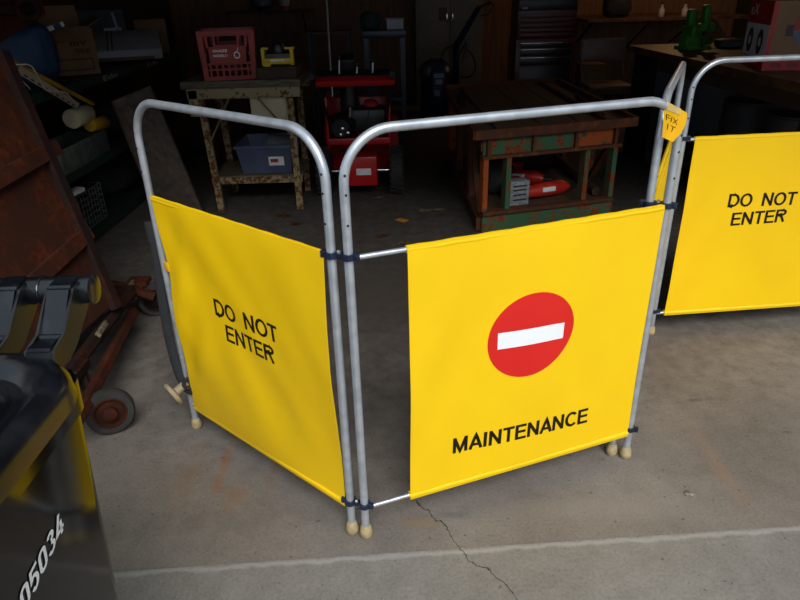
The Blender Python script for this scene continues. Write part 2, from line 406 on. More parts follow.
def plane_fn(p00, p10, p01):
    p00, p10, p01 = V(p00), V(p10), V(p01); n = (p10-p00).cross(p01-p00).normalized()
    return lambda u, v: (p00+(p10-p00)*u+(p01-p00)*v, n)

# ================================================================== SETTING
FLOORZ = 0.0
stains_shade = [(-.56, 1.56, .018, .20, (.24, .10, .03), .55), (-.50, 1.42, .05, .07, (.22, .10, .035), .4), (-.66, 1.50, .05, .18, (.20, .11, .05), .3), (-.40, 1.52, .02, .12, (.20, .10, .045), .3),
          (.03, 1.30, .07, .03, (.24, .15, .07), .5), (.95, 1.50, .03, .22, (.26, .15, .08), .35), (-.1, 2.8, 1.5, 1.2, (.045, .033, .026), .85), (.8, 5, 4.6, 2.8, (.028, .022, .018), .95), (.75, 2.2, .8, .35, (.12, .095, .078), .5),  # wide dark ellipses: grime with the interior's shade painted into its colour
          (*atz(695, 400, 0)[:2], .03, .012, (.07, .06, .05), .8), (*atz(787, 432, 0)[:2], .02, .008, (.08, .065, .05), .7), (*atz(738, 378, 0)[:2], .04, .012, (.24, .2, .17), .5), (*atz(455, 515, 0)[:2], .05, .02, (.10, .09, .08), .4), (.55, 1.33, .35, .06, (.26, .24, .21), .3), (-.5, 1.32, .25, .05, (.12, .105, .09), .35)]
s0, s1 = V((-.746, 1.163, 0)), V((1.056, 1.254, 0)); sd = (s1-s0).normalized()
mf = concrete('garage_slab', (.235, .208, .182), (.155, .132, .113), stains_shade, ((.038, 1.385), (.218, 1.085)))
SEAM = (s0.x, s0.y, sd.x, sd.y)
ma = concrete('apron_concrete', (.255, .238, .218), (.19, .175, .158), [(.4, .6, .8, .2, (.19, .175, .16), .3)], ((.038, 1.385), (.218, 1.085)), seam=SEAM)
s0, s1 = V((-.746, 1.163, 0)), V((1.056, 1.254, 0)); sd = (s1-s0).normalized()
a_, b_ = s0-sd*4, s0+sd*7
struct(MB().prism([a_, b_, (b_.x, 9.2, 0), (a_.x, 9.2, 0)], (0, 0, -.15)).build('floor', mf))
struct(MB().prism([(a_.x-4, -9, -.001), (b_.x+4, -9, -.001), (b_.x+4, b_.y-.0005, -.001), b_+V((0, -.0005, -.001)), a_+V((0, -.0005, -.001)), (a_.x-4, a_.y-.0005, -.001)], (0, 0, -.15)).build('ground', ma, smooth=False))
XL, XR, YB, YD, ZC, ZH = -2.75, 4.3, 8.7, 1.4, 2.7, 2.05
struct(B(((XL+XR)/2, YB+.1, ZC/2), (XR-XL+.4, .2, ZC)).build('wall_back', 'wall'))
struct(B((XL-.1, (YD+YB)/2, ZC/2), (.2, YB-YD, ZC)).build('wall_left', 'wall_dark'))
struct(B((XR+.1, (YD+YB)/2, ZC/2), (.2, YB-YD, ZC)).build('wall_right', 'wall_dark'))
struct(B(((XL+XR)/2, (YD+YB)/2, ZC+.1), (XR-XL+.4, YB-YD+.2, .2)).build('ceiling', 'ceiling'))
w = MB(); w.box(((XL+XR)/2, YD-.05, (ZH+4)/2), (XR-XL+.4, .2, 4-ZH))
w.box((XL-1.6, YD-.05, 2), (2.8, .2, 4)); w.box((XR+1.6, YD-.05, 2), (2.8, .2, 4))
struct(w.build('wall_front', 'siding'))

# ================================================================== FOLDING BARRIER
barrier = thing('folding_barrier', 'four-panel folding barrier of steel tube frames with yellow warning banners, standing on the concrete', 'barrier', (.35, 1.7, 0))
H, ZM, ZB, RT = 1.07, .803, .099, .0105
pC, pA2, pA, pB = V((-.697, 1.751, 0)), V((-.145, 1.272, 0)), V((-.107, 1.258, 0)), V((.682, 1.545, 0))
pP1, pD2 = V((.644, 1.562, 0)), V((1.037, 2.303, 0))
pD1 = pD2 + V((-.040, .006, 0)); pE = pD2 + V((math.cos(.09), math.sin(.09), 0))*.84
Z = V((0, 0, 1))
def panel(p0, p1, holes=(1, 1)):
    d = (p1-p0).normalized(); n = V((d.y, -d.x, 0))
    fr = MB().tube(arc_corner([p0+Z*.012, p0+Z*H, p1+Z*H, p1+Z*.012], .105, 12), RT, 14).build('tube_frame', 'steel', barrier)
    for z in (ZM, ZB):
        T([p0+Z*z+d*.006, p1+Z*z-d*.006], .0062, 10).build('crossbar', 'rod', fr)
    for p in (p0, p1):
        MB().lathe(p, [(.002, 0), (.012, .0), (.0165, .006), (.0175, .016), (.0145, .034), (.0118, .040)], 18).build('rubber_foot', 'rubber_tip', fr, label='beige rubber foot')
        for zz in (.985, .945, .880):   # adjustment holes drilled through the post
            MB().lathe(p+Z*zz+n*(RT-.0004), [(.0028, 0), (.0028, .0012)], 10, axis=n).build('hole', 'black', fr)
    return fr, d, n
def banner(fr, p0, d, n, s0, s1, amp, bow0=.0, bow1=.0, seed=0, skew=0):
    zt, zb = ZM+.010, ZB-.010
    def S(u, v):      # u along, v up
        uu = u
        bl = bow0*math.sin(PI*v); br = bow1*math.sin(PI*v)
        s = (s0+bl+skew*(1-v))*(1-uu) + (s1-br)*uu
        z = zb+(zt-zb)*v
        w = math.sin(PI*v)**.6
        off = amp*w*(noise.noise(V((s*3.2+seed, z*1.6+s*2.2, seed*1.7)))*1.3+.5*noise.noise(V((s*9+z*5, z*4, seed))))
        # pulled fold marks near the ends
        off += amp*.35*w*math.sin((s-z*.5)*34+seed)*math.exp(-((u-.08)/.12)**2)
        return p0+d*s+Z*z+n*(.0082+off)
    def fn(u, v):
        e = 1e-3; a = S(u, v); tu = S(min(u+e, 1), v)-S(max(u-e, 0), v); tv = S(u, min(v+e, 1))-S(u, max(v-e, 0))
        nn = tu.cross(tv).normalized()
        if nn.dot(n) < 0: nn = -nn
        return a, nn
    b = MB().grid(fn, 40, 40, .0016).build('banner', 'banner', fr, label='yellow vinyl banner')
    for z, v in ((ZM, 1), (ZB, 0)):   # hem sleeves wrapped round the crossbars
        a, c = s0+(skew if v == 0 else 0), s1
        MB().tube([p0-n*(0 if v else .0)+d*(a+(c-a)*k/24)+Z*(z+.0008*math.sin(k*1.9)) for k in range(25)], .0092 if v else .0112, 14).build('hem_sleeve', 'banner', b)
    def st(s, z): # surface at physical s, z
        v = (z-zb)/(zt-zb); u = (s-s0)/(s1-s0); return fn(max(0, min(1, u)), max(0, min(1, v)))
    return b, st
def words(b, st, body, x0, x1, z0, z1, slope=0, t=.155):
    f = lambda u, v: st(x0+(x1-x0)*u, z0+(z1-z0)*v+slope*u)
    return strokes('lettering', body, f, 'black_ink', b, t, lift=.0009, label='black printed words')

# left panel
fr, d, n = panel(pC, pA2)
bL, st = banner(fr, pC, d, n, .014, .716, .016, .018, .004, seed=1.3, skew=.012)
words(bL, st, 'DO  NOT', .236, .520, .514, .565, 0)
words(bL, st, 'ENTER', .275, .486, .445, .496, -.002)
MB().box(pC+d*.022+Z*.600+n*.006, (.022, .003, .03), (0, 0, math.atan2(d.y, d.x)), .001).build('fastener_tab', 'yellow_tab', bL, label='small yellow hook tab')
# main panel
fr, d, n = panel(pA, pB); dM, nM = d, n
bM_, st = banner(fr, pA, d, n, .131, .829, .007, .004, .002, seed=4.1, skew=-.006)
def disc(st, cx, cz, rx, rz, m, name, parent, lift):
    s = MB(); prev = None; rings = 10; seg = 72
    f = lambda r, a: (lambda q: q[0]+q[1]*lift)(st(cx+rx*r*math.cos(a), cz+rz*r*math.sin(a)))
    c = s.bm.verts.new(f(0, 0)); L = None
    for i in range(1, rings+1):
        R_ = [s.bm.verts.new(f(i/rings, 2*PI*k/seg)) for k in range(seg)]
        for k in range(seg):
            if L: s.bm.faces.new((L[k], L[(k+1) % seg], R_[(k+1) % seg], R_[k]))
            else: s.bm.faces.new((c, R_[(k+1) % seg], R_[k]))
        L = R_
    return s.build(name, m, parent)
disc(st, .4625, .521, .1265, .1185, 'red_ink', 'no_entry_disc', bM_, .0010)['label'] = 'red round no entry sign'
MB().grid(lambda u, v: (lambda q: (q[0]+q[1]*.0017, q[1]))(st(.3635+.196*u, .502+.046*v-.012*u)), 14, 5).build('no_entry_bar', 'white_ink', bM_, label='white bar of the no entry sign')
words(bM_, st, 'MAINTENANCE', .2500, .679, .206, .256, -.021, t=.17)
# third panel, seen edge-on
fr, d, n = panel(pP1, pD1)
b3, st = banner(fr, pP1, d, n, .02, .80, .012, .01, .01, seed=7.7)
# far right panel
fr, d, n = panel(pD2, pE)
b4, st = banner(fr, pD2, d, n, .041, .80, .005, .004, .0, seed=9.2, skew=.0)
words(b4, st, 'DO  NOT', .215, .492, .540, .592, -.004)
words(b4, st, 'ENTER', .242, .462, .464, .516, .005)
# hinge clips joining neighbouring posts
def clip(a, b, z):
    d = (b-a).normalized(); n = V((d.y, -d.x, 0)); m_ = (a+b)/2+Z*z
    s = MB()
    for p in (a, b): s.lathe(p+Z*(z-.007), [(RT+.0004, 0), (RT+.005, 0), (RT+.005, .014), (RT+.0004, .014)], 20)
    s.box(m_, ((b-a).length*.7, .012, .014), (0, 0, math.atan2(d.y, d.x)), .002)
    for sg, p in ((-1, a), (1, b)): s.box(p+d*sg*(RT+.008)+Z*z, (.012, .012, .016), (0, 0, math.atan2(d.y, d.x)), .002)
    c = s.build('hinge_clip', 'clip', barrier, label='dark navy plastic hinge clip')
    MB().lathe(m_+n*.004+Z*.006, [(.0045, 0), (.0045, .005), (.002, .007)], 12, axis=(0, 0, 1)).build('bolt', 'bolt', c, label='bright zinc bolt')
for a, b in ((pA2, pA), (pP1, pB), (pD1, pD2)):
    clip(a, b, ZM+.006); clip(a, b, ZB+.012)
# strap hanging on the left post, with a pale knob
bl = []
off = V((-.012, -.006, 0))
pts = [pC+off*1.0+V((-.010, .012, .73)), pC+V((-.022, .014, .62)), pC+V((-.034, .018, .48)), pC+V((-.036, .012, .34)), pC+V((-.022, -.004, .22)), pC+V((.004, -.02, .17)), pC+V((.024, -.026, .175))]
st_ = MB()
for a in range(len(pts)-1): pass
fine = []
for i in range(len(pts)-1):
    p0, p1, p2, p3 = pts[max(0, i-1)], pts[i], pts[i+1], pts[min(len(pts)-1, i+2)]
    for k in range(6):
        t = k/6; fine.append(.5*((2*p1)+(p2-p0)*t+(2*p0-5*p1+4*p2-p3)*t*t+(3*p1-p0-3*p2+p3)*t**3))
fine.append(pts[-1])
st_.tube(fine, .006, 12, flat=2.6)
st_.torus(pC+V((.014, -.026, .195)), .018, .006, axis=(.3, -.9, .1))
sp_ = st_.build('strap', 'webbing', barrier, label='black webbing strap tied down the left post')
kb = MB().lathe(pC+V((-.040, -.040, .165)), [(.004, -.007), (.039, -.005), (.042, .0), (.037, .007), (.018, .011), (.014, .014), (.014, .056), (.003, .058)], 26, axis=(.55, .45, .30))
kb.build('suction_knob', 'beige_plastic', sp_, label='round beige plastic knob')

# orange tape flag on the barrier corner
tf = thing('tape_flag', 'orange tape flag with handwriting, wrapped on the top corner of the no entry panel', 'tape', pB+Z*(H-.05))
tp = aty(664, 101, 1.53)
def TF(u, v):
    # hangs from the bend, folded; u across, v down->up
    a, b = V(aty(664, 100, 1.528)), V(aty(687, 113, 1.50)); c, e = V(aty(662, 137, 1.520)), V(aty(673, 142, 1.512))
    top = a.lerp(b, u); bot = c.lerp(e, u); p = bot.lerp(top, v)
    p = p + V((.010*math.sin(PI*v)*u, -.010*math.sin(PI*(u*.9+.1))*(.4+.6*v), 0)); return p
def TFn(u, v):
    e = .01; nn = (TF(min(1, u+e), v)-TF(max(0, u-e), v)).cross(TF(u, min(1, v+e))-TF(u, max(0, v-e))).normalized()
    return TF(u, v), (nn if nn.y < 0 else -nn)
flag = MB().grid(TFn, 10, 12, .0008)
flag = flag.build('flag', 'tape', tf)
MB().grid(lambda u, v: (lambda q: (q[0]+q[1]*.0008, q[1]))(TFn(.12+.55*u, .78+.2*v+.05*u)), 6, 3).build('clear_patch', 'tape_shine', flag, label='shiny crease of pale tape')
fF = lambda x0, x1, y0, y1: (lambda u, v: TFn(x0+(x1-x0)*u, y0+(y1-y0)*v))
strokes('handwriting', 'FIX', fF(.10, .62, .50, .66), 'black_ink', flag, .09, .0008, wobble=.05)
strokes('handwriting', 'IT', fF(.20, .62, .26, .42), 'black_ink', flag, .09, .0008, wobble=.05)

# ================================================================== WHEELIE BIN
bn = thing('wheelie_bin', 'glossy black wheeled rubbish bin with white number and lid, nearest the camera', 'bin', (-.70, .36, 0))
xr, yb = -.392, .682; xl, yf = -1.0, .02; zr = .914
def ring(z, k):      # tapered body ring, rounded corners
    cx, cy = (xr+xl)/2, (yb+yf)/2; hx = (xr-xl)/2 - k; hy = (yb-yf)/2 - k*.35; r = .038; out = []
    for (sx, sy, a0) in ((1, 1, 0), (-1, 1, PI/2), (-1, -1, PI), (1, -1, 3*PI/2)):
        for i in range(6):
            a = a0+i/5*PI/2; out.append(V((cx+sx*(hx-r)+r*math.cos(a), cy+sy*(hy-r)+r*math.sin(a), z)))
    return out
def loft(rings, closed=True):
    s = MB(); vv = [[s.bm.verts.new(p) for p in r] for r in rings]; n_ = len(vv[0])
    for a, b in zip(vv, vv[1:]):
        for k in range(n_): s.bm.faces.new((a[k], a[(k+1) % n_], b[(k+1) % n_], b[k]))
    if closed: s.bm.faces.new(vv[0][::-1]); s.bm.faces.new(vv[-1])
    return s
tk = lambda z: (zr-z)*.062+.004
body = loft([ring(z, k) for z, k in ((.03, tk(.03)), (.3, tk(.3)), (.6, tk(.6)), (.80, tk(.80)), (.855, tk(.855)), (.86, .002), (zr-.012, .0), (zr-.010, .002), (zr-.012, .02), (.8, .05), (.1, .13))])
body = body.build('bin_body', 'bin', bn)
ax = lambda z: xr-tk(z)
strokes('bin_number', '05034', lambda u, v: (V((ax(.748+.027*v+.020*u)+.0001, .462+.104*u, .734+.027*v+.020*u)), V((1, 0, .085)).normalized()), 'white_ink', bn, .15, .0002, slant=.08, label='white stencilled number 05034')
# lid: domed slab with a rounded lip
cx, cy = (xr+xl)/2, (yb+yf)/2
def lid_ring(ins, z, rr):
    hx, hy = (xr-xl)/2+.014-ins, (yb-yf)/2+.004-ins; rr = max(rr, .01); out = []
    for (sx, sy, a0) in ((1, 1, 0), (-1, 1, PI/2), (-1, -1, PI), (1, -1, 3*PI/2)):
        for i in range(9):
            a = a0+i/8*PI/2; out.append(V((cx+sx*(hx-rr)+rr*math.cos(a), cy+sy*(hy-rr)+rr*math.sin(a), z)))
    return out
lid = loft([lid_ring(i, z, r) for i, z, r in ((.004, zr-.022, .09), (-.002, zr-.018, .095), (.0, zr+.002, .095), (.008, zr+.014, .09), (.020, zr+.018, .085), (.032, zr+.012, .08), (.042, zr-.001, .075),
      (.052, zr+.0, .07), (.066, zr+.022, .07), (.085, zr+.036, .065), (.13, zr+.046, .06), (.22, zr+.050, .03))]).build('lid', 'bin_lid', bn)
# handle bar with collars and the two hinge arms
yh, zh = .772, .968
hb = MB(); hb.tube([(-1.02, yh, zh), (-.414, yh, zh)], .0185, 20)
for x in (-.473, -.70, -.85): hb.torus((x, yh, zh), .0185, .002, axis=(1, 0, 0), seg=20, ms=8)
hb = hb.build('handle_bar', 'bin_lid', bn)
MB().lathe((-.4145, yh, zh), [(.0195, 0), (.0195, .008), (.015, .010)], 24, axis=(1, 0, 0)).build('end_cap', 'bin_lid', hb)
for xa in (-.436, -.505, -.93):
    s = MB()
    pr = [(yh+.006, zh+.021), (yh-.03, zh+.018), (yh-.075, zh-.030), (yb-.02, zr+.026), (yb-.03, zr-.004), (yb+.01, zr-.012), (yh-.05, zh-.055), (yh+.004, zh-.022)]
    s.prism([(xa-.018, y, z) for y, z in pr], (.036, 0, 0))
    bmesh.ops.bevel(s.bm, geom=list(s.bm.edges), offset=.004, segments=2, affect='EDGES')
    arm = s.build('hinge_arm', 'bin_lid', bn)
for xa in (-.52, -.88):   # brackets that carry the handle off the body
    s = MB()
    s.prism([(xa-.012, yb-.01, .86), (xa-.012, yh+.012, zh-.004), (xa-.012, yh-.012, zh-.02), (xa-.012, yb-.01, .78)], (.024, 0, 0))
    s.build('handle_bracket', 'bin', bn)
for xa in (-.98, -.46):
    wv = MB(); wv.lathe((xa-.02, yb+.04, .10), [(.06, 0), (.1, 0), (.1, .045), (.06, .045)], 28, axis=(1, 0, 0)); wv.build('wheel', 'dark', bn)
T([(-.98, yb+.04, .10), (-.45, yb+.04, .10)], .01).build('axle', 'steel', bn)

# ================================================================== RUSTY HOPPER CART
hp = thing('hopper_cart', 'tall rusty steel hopper on casters, leaning over the bin at the left edge', 'cart', (-1.5, 1.9, 0))
E0 = atz(112, 305, .25); E1 = V(aty(5, 66, 2.4))
dn = V((-.09, -1, 0)).normalized(); Lh = 1.15
up = (E1-E0); n_out = dn.cross(up).normalized()
if n_out.x < 0: n_out = -n_out
side = MB(); side.prism([E0, E0+dn*Lh, E1+up*.04+dn*Lh, E1+up*.04], -n_out*.006); side.build('side_panel', 'rust', hp, smooth=False)
def bar3(a, b, w, h, nrm):
    t = (b-a).normalized(); s_ = t.cross(nrm).normalized(); a = a; return MB().prism([a-s_*w/2, a+s_*w/2, a+s_*w/2+nrm*h, a-s_*w/2+nrm*h], b-a)
bar3(E0-up*.02, E1+up*.05, .040, .028, n_out).build('corner_post', 'rust_dark', hp, smooth=False)
def face_pt(px, py):
    dd = _ray(px, py); t = (E0-CO).dot(n_out)/dd.dot(n_out); return CO+dd*t
for (a, b) in (((54, 148), (0, 178)), ((86, 233), (28, 285))):
    A_, B_ = face_pt(*a), face_pt(*b); B_ = A_+(B_-A_).normalized()*1.05
    bar3(A_, B_, .052, .026, n_out).build('rib', 'rust', hp, smooth=False)
# rest of the hopper body: far end, floor, left side
wv = V((-.85, 0, 0))
MB().prism([E0, E1+up*.04, E1+up*.04+wv, E0+wv*.6], (0, -.006, 0)).build('end_panel', 'rust', hp, smooth=False)
MB().prism([E0+dn*Lh, E1+up*.04+dn*Lh, E1+up*.04+wv+dn*Lh, E0+wv*.6+dn*Lh], (0, -.006, 0)).build('end_panel', 'rust', hp, smooth=False)
MB().prism([E0+wv*.6, E0+wv*.6+dn*Lh, E1+up*.04+wv+dn*Lh, E1+up*.04+wv], (.006, 0, 0)).build('side_panel', 'rust', hp, smooth=False)
MB().prism([E0, E0+dn*Lh, E0+dn*Lh+wv*.6, E0+wv*.6], (0, 0, .006)).build('hopper_floor', 'rust', hp, smooth=False)
# underframe
fx = -1.07
ub = MB()
ub.tube([(fx-.06, 2.42, .20), (fx-.02, 1.55, .20)], .024, 6)
ub.box((fx-.52, 2.42, .20), (.95, .05, .05)); ub.box((fx-.5, 1.55, .20), (.95, .05, .05))
ub.box((fx-.95, 1.98, .20), (.05, .9, .05)); ub.build('underframe', 'rust_dark', hp, smooth=False)
a1, a2 = atz(133, 312, .12), atz(94, 388, .13)
T([a1, a2+(a2-a1)*.35], .024, 6).build('lower_rail', 'rust', hp, smooth=False)
MB().tube([atz(133, 282, .17), atz(98, 335, .22)], .012, 6).build('brace', 'grey_wood', hp, label='dull grey brace strut')
def caster(cpos, axis, r, hub='rust'):
    a = V(axis).normalized()
    w_ = MB().lathe(V(cpos)-a*.022, [(r*.70, 0), (r*.93, .0), (r, .008), (r, .036), (r*.93, .044), (r*.70, .044), (r*.70, .03), (r*.70, .012)], 36, axis=a).build('caster_wheel', 'tyre', hp)
    MB().lathe(V(cpos)-a*.020, [(r*.30, -.008), (r*.30, .008), (r*.62, .012), (r*.64, -.001), (r*.72, -.001), (r*.72, .041), (r*.62, .041), (r*.55, .03), (r*.30, .032), (r*.28, .052), (r*.1, .055)], 30, axis=a).build('wheel_hub', hub, w_, label='rusty steel hub')
    return w_
c1 = atz(110, 411, .078); caster(c1, (.42, -.90, .12), .078)
fk = MB(); fk.prism([c1+V((-.035, .02, -.015)), c1+V((-.035, .02, .02)), V((fx-.09, c1.y+.10, .20)), V((fx-.02, c1.y+.10, .20))], (-.006, .03, 0)); fk.box((fx-.05, c1.y+.08, .19), (.10, .10, .03)); fk.build('caster_fork', 'rust_dark', hp, smooth=False)
c2 = atz(156, 299, .078); caster(c2, (.25, -.95, 0), .078, 'rust_dark')
fk = MB(); q0 = V((c2.x-.10, c2.y-.06, .165)); fk.tube([q0, c2+V((.02, -.055, .035))], .028, 10, flat=.8); fk.tube([q0+V((-.1, .02, .02)), q0+V((.02, 0, -.0))], .02, 8); fk.box(c2+V((-.06, .0, .09)), (.09, .07, .02)); fk.build('caster_fork', 'rust', hp)
caster((fx-.9, 2.4, .078), (.2, -.97, 0), .078); caster((fx-.9, 1.6, .078), (.2, -.97, 0), .078)

# ================================================================== GREEN STEEL SHELVING with its load
xs = -1.80
TOP, MID, LOW = .885, .44, .06
sh = thing('steel_shelving', 'dark green steel shelving unit along the left wall, loaded with boxes', 'shelving', (-2.2, 4.5, 0))
y0s, y1s = 3.12, 5.9
for z in (TOP, MID, LOW):
    s = MB(); s.box(((xs-.36), (y0s+y1s)/2, z-.012), (.70, y1s-y0s, .02)); s.box((xs-.005, (y0s+y1s)/2, z-.022), (.012, y1s-y0s, .045)); s.build('shelf_board', 'shelf_green', sh, smooth=False)
for x in (xs-.03, xs-.68):
    for y in (y0s+.02, y1s-.02, ):
        B((x, y, TOP/2), (.04, .04, TOP-.02)).build('shelf_post', 'shelf_green', sh, smooth=False)
# scrawled white marks on the top edge
for y in (4.16, 4.95): lettering('chalk_mark', 'Edn', plane_fn((xs+.0012, y, TOP-.038), (xs+.0012, y+.22, TOP-.036), (xs+.0012, y, TOP-.010)), 'card_white', sh, 0, .001, label='pale scribbled mark')

def carton(name, label, cat, loc, size, rz, m, group=None):
    t = thing(name, label, cat, loc, rz, group); W = world(t)
    return t, W
# cardboard box with open flaps
cb, W = carton('cardboard_box', 'open brown cardboard box with dark print, right of the blue bag', 'box', (-2.04, 4.28, TOP), None, .62, 'card')
s = MB(); w_, d_, h_ = .28, .28, .26
for p, q in (((0, -d_/2, h_/2), (w_, .006, h_)), ((0, d_/2, h_/2), (w_, .006, h_)), ((-w_/2, 0, h_/2), (.006, d_, h_)), ((w_/2, 0, h_/2), (.006, d_, h_)), ((0, 0, .004), (w_, d_, .006))): s.box(p, q)
s.build('carton_body', 'card', cb, local=True, smooth=False)
for sx, l, a in ((0, .13, .35), (1, .13, -.5)):
    f = MB(); f.box((0, d_/2+.03, h_+.06), (w_, .005, .15), (-.45, 0, 0)) if sx == 0 else f.box((w_/2+.03, 0, h_+.035), (.10, d_, .005), (0, -.5, 0)); f.build('flap', 'card', cb, local=True, smooth=False)
f = MB(); f.box((0, -d_/2-.04, h_-.025), (w_*.9, .005, .10), (-.75, 0, 0)); f.build('flap', 'card', cb, local=True, smooth=False)
for i, (x0, x1, z0, z1) in enumerate(((-.11, .11, .03, .09),)):
    fr_ = MB()
    for a, b in (((x0, z0), (x1, z0)), ((x1, z0), (x1, z1)), ((x1, z1), (x0, z1)), ((x0, z1), (x0, z0))):
        fr_.box(((a[0]+b[0])/2, -d_/2-.0045, (a[1]+b[1])/2), (abs(a[0]-b[0])+.006, .002, abs(a[1]-b[1])+.006))
    fr_.build('printed_frame', 'card_dark', cb, local=True, smooth=False)
    fr_ = MB()
    for a, b in (((x0, z0), (x1, z0)), ((x1, z0), (x1, z1)), ((x1, z1), (x0, z1)), ((x0, z1), (x0, z0))):
        fr_.box((w_/2+.0045, (a[0]+b[0])/2, (a[1]+b[1])/2), (.002, abs(a[0]-b[0])+.006, abs(a[1]-b[1])+.006))
    fr_.build('printed_frame', 'card_dark', cb, local=True, smooth=False)
for bod, x0, x1, z0, z1 in (('IIEE', .02, .11, .125, .15), ('IIIY', .0, .10, .165, .19)):
    lettering('printed_words', bod, (lambda x0, x1, z0, z1: lambda u, v: (W @ V((x0+(x1-x0)*u, -d_/2-.004, z0+(z1-z0)*v)), (W.to_3x3() @ V((0, -1, 0)))))(x0, x1, z0, z1), 'card_dark', cb, .02, .001)
for z in (.11, .135, .165): lettering('printed_words', 'IIIII III', (lambda z: lambda u, v: (W @ V((w_/2+.004, -.09+.17*u, z+.014*v)), (W.to_3x3() @ V((1, 0, 0)))))(z), 'card_dark', cb, .02, .001)
# blue bag, lumpy, beside it
def lump(name, label, cat, loc, size, m, seed, rz=0, n=24, amp=.18):
    s = MB(); bmesh.ops.create_icosphere(s.bm, subdivisions=4, radius=1)
    for v in s.bm.verts:
        k = 1+amp*noise.noise(v.co*1.7+V((seed, 0, 0)))+amp*.5*noise.noise(v.co*4+V((0, seed, 0)))
        c = v.co*k; c = V((math.copysign(abs(c.x)**.7, c.x), math.copysign(abs(c.y)**.7, c.y), math.copysign(abs(c.z)**.7, c.z)))
        v.co = V((c.x*size[0]/2, c.y*size[1]/2, max(c.z, -.92)*size[2]/2))
    mn = min(v.co.z for v in s.bm.verts)
    for v in s.bm.verts: v.co = Matrix.Rotation(rz, 3, 'Z') @ V((v.co.x, v.co.y, v.co.z-mn)) + V(loc)
    return tag(s.build(name, m), label, cat)
lump('blue_bag', 'crumpled dark blue plastic bag on the top shelf, left of the cardboard box', 'bag', (-2.08, 3.74, TOP), (.44, .36, .36), 'blue_cloth', 3.3, .5)
# blue and white packet sitting in the box top
pk = thing('paste_tube', 'small blue and white packet lying on top of the open cardboard box', 'packet', aty(51, 28, 4.05), .45)
MB().box((0, 0, 0), (.15, .035, .028), (0, -.28, 0), .006).build('packet_body', 'paper_white', pk, local=True)
MB().box((.035, 0, .008), (.045, .037, .030), (0, -.28, 0), .004).build('packet_band', 'blue_cloth', pk, local=True, label='blue band')
# pale carton with red lines
pc, W = carton('flat_carton', 'flat pale carton with two red lines on the top shelf, right of the cardboard box', 'box', (-2.04, 5.05, TOP+.075), None, .35, '')
pc.rotation_euler = (.22, 0, .35)
MB().box((0, 0, .035), (.62, .50, .07), None, .004).build('carton_body', 'card_white', pc, local=True)
MB().box((0, -.25, .012), (.5, .02, .022), None, .002).build('carton_edge', 'card', pc, local=True, label='brown cardboard edge')
for x in (-.05, -.02): MB().box((x, 0, .0705), (.008, .50, .001)).build('red_stripe', 'red_line', pc, local=True, smooth=False)
bk = thing('picture_carton', 'dark upright carton with pale panels, behind the flat pale carton', 'box', (-2.30, 5.52, TOP), .35)
MB().box((0, 0, .17), (.34, .16, .34), None, .004).build('carton_body', 'navy', bk, local=True)
MB().box((.07, -.081, .16), (.13, .003, .10)).build('pale_panel', 'card_white', bk, local=True, smooth=False)
MB().box((.10, -.082, .24), (.02, .003, .16), (0, -.15, 0)).build('pale_panel', 'label_white', bk, local=True, smooth=False)
bk = thing('picture_carton', 'brown upright carton behind the flat pale carton, furthest right on the shelf', 'box', (-1.98, 5.68, TOP), .3)
MB().box((0, 0, .13), (.24, .16, .26), None, .004).build('carton_body', 'card', bk, local=True)
# cinder block-like grey box on the middle shelf
gb = thing('wooden_box', 'weathered grey open box at the front of the middle shelf', 'box', (-1.93, 3.76, MID), PI/2)
s = MB()
for p, q in (((0, -.11, .065), (.62, .015, .13)), ((0, .11, .065), (.62, .015, .13)), ((-.305, 0, .065), (.015, .22, .13)), ((.305, 0, .065), (.015, .22, .13)), ((0, 0, .008), (.62, .22, .014))): s.box(p, q, None, .002)
s.build('box_body', 'cinder', gb, local=True)
# string reels with rails lying over the box
def spool(name, label, p, q, r, m, bod):
    t = thing(name, label, 'reel', p); ax_ = (V(q)-V(p)); L = ax_.length; a = ax_.normalized()
    MB().lathe(p, [(r*.3, -.004), (r*.95, -.004), (r, 0), (r, L), (r*.95, L+.004), (r*.3, L+.004)], 28, axis=a).build('reel_body', m, t)
    MB().lathe(V(q)+a*.003, [(r*.25, 0), (r*.25, .02), (r*.15, .022)], 14, axis=a).build('reel_stub', 'paper_white', t, label='white stub')
    toc = (CO-V(p)).normalized(); up_ = (toc-a*toc.dot(a)).normalized(); sd_ = a.cross(up_)
    def f(u, v):
        th = (v-.5)*1.5; nn = (up_*math.cos(th)+sd_*math.sin(th)); return V(p)+a*(L*(.12+.76*(u)))+nn*r, nn
    lettering('printed_words', bod, f, 'black_ink', t, .0, .0008)
    return t
s1a, s1b = atx(72, 119, -1.87), atx(86, 113, -1.87)
spool('cream_reel', 'cream plastic cylinder with black printing, hanging by the rusty hopper edge', s1a, s1b, .056, 'cream', 'III II')
s2a, s2b = atx(90, 125, -1.84), atx(104, 122, -1.84)
spool('yellow_reel', 'short yellow cylinder just right of the cream one', s2a, s2b, .040, 'spool_yellow', 'II I')
ra, rb = V(atx(93, 104, -1.79)), V(atx(11, 61, -1.68))
T([ra, rb], .011, 6).build('x', 'spool_yellow').name = 'yellow_rule'
yr = bpy.data.objects['yellow_rule']; tag(yr, 'long narrow yellow rule running up from the reels to the left edge', 'rule')
ra2, rb2 = V(atx(78, 106, -1.77)), V(atx(18, 69, -1.66)); tt = (rb2-ra2)
sl = thing('slotted_rail', 'cream slotted rail with loose wire, just below the yellow rule', 'rail', ra2)
nn = (CO-ra2).normalized(); ss = tt.cross(nn).normalized()
s = MB(); s.prism([ra2-ss*.018, ra2+ss*.018, ra2+ss*.018-nn*.006, ra2-ss*.018-nn*.006], tt); s.build('rail', 'cream', sl, smooth=False)
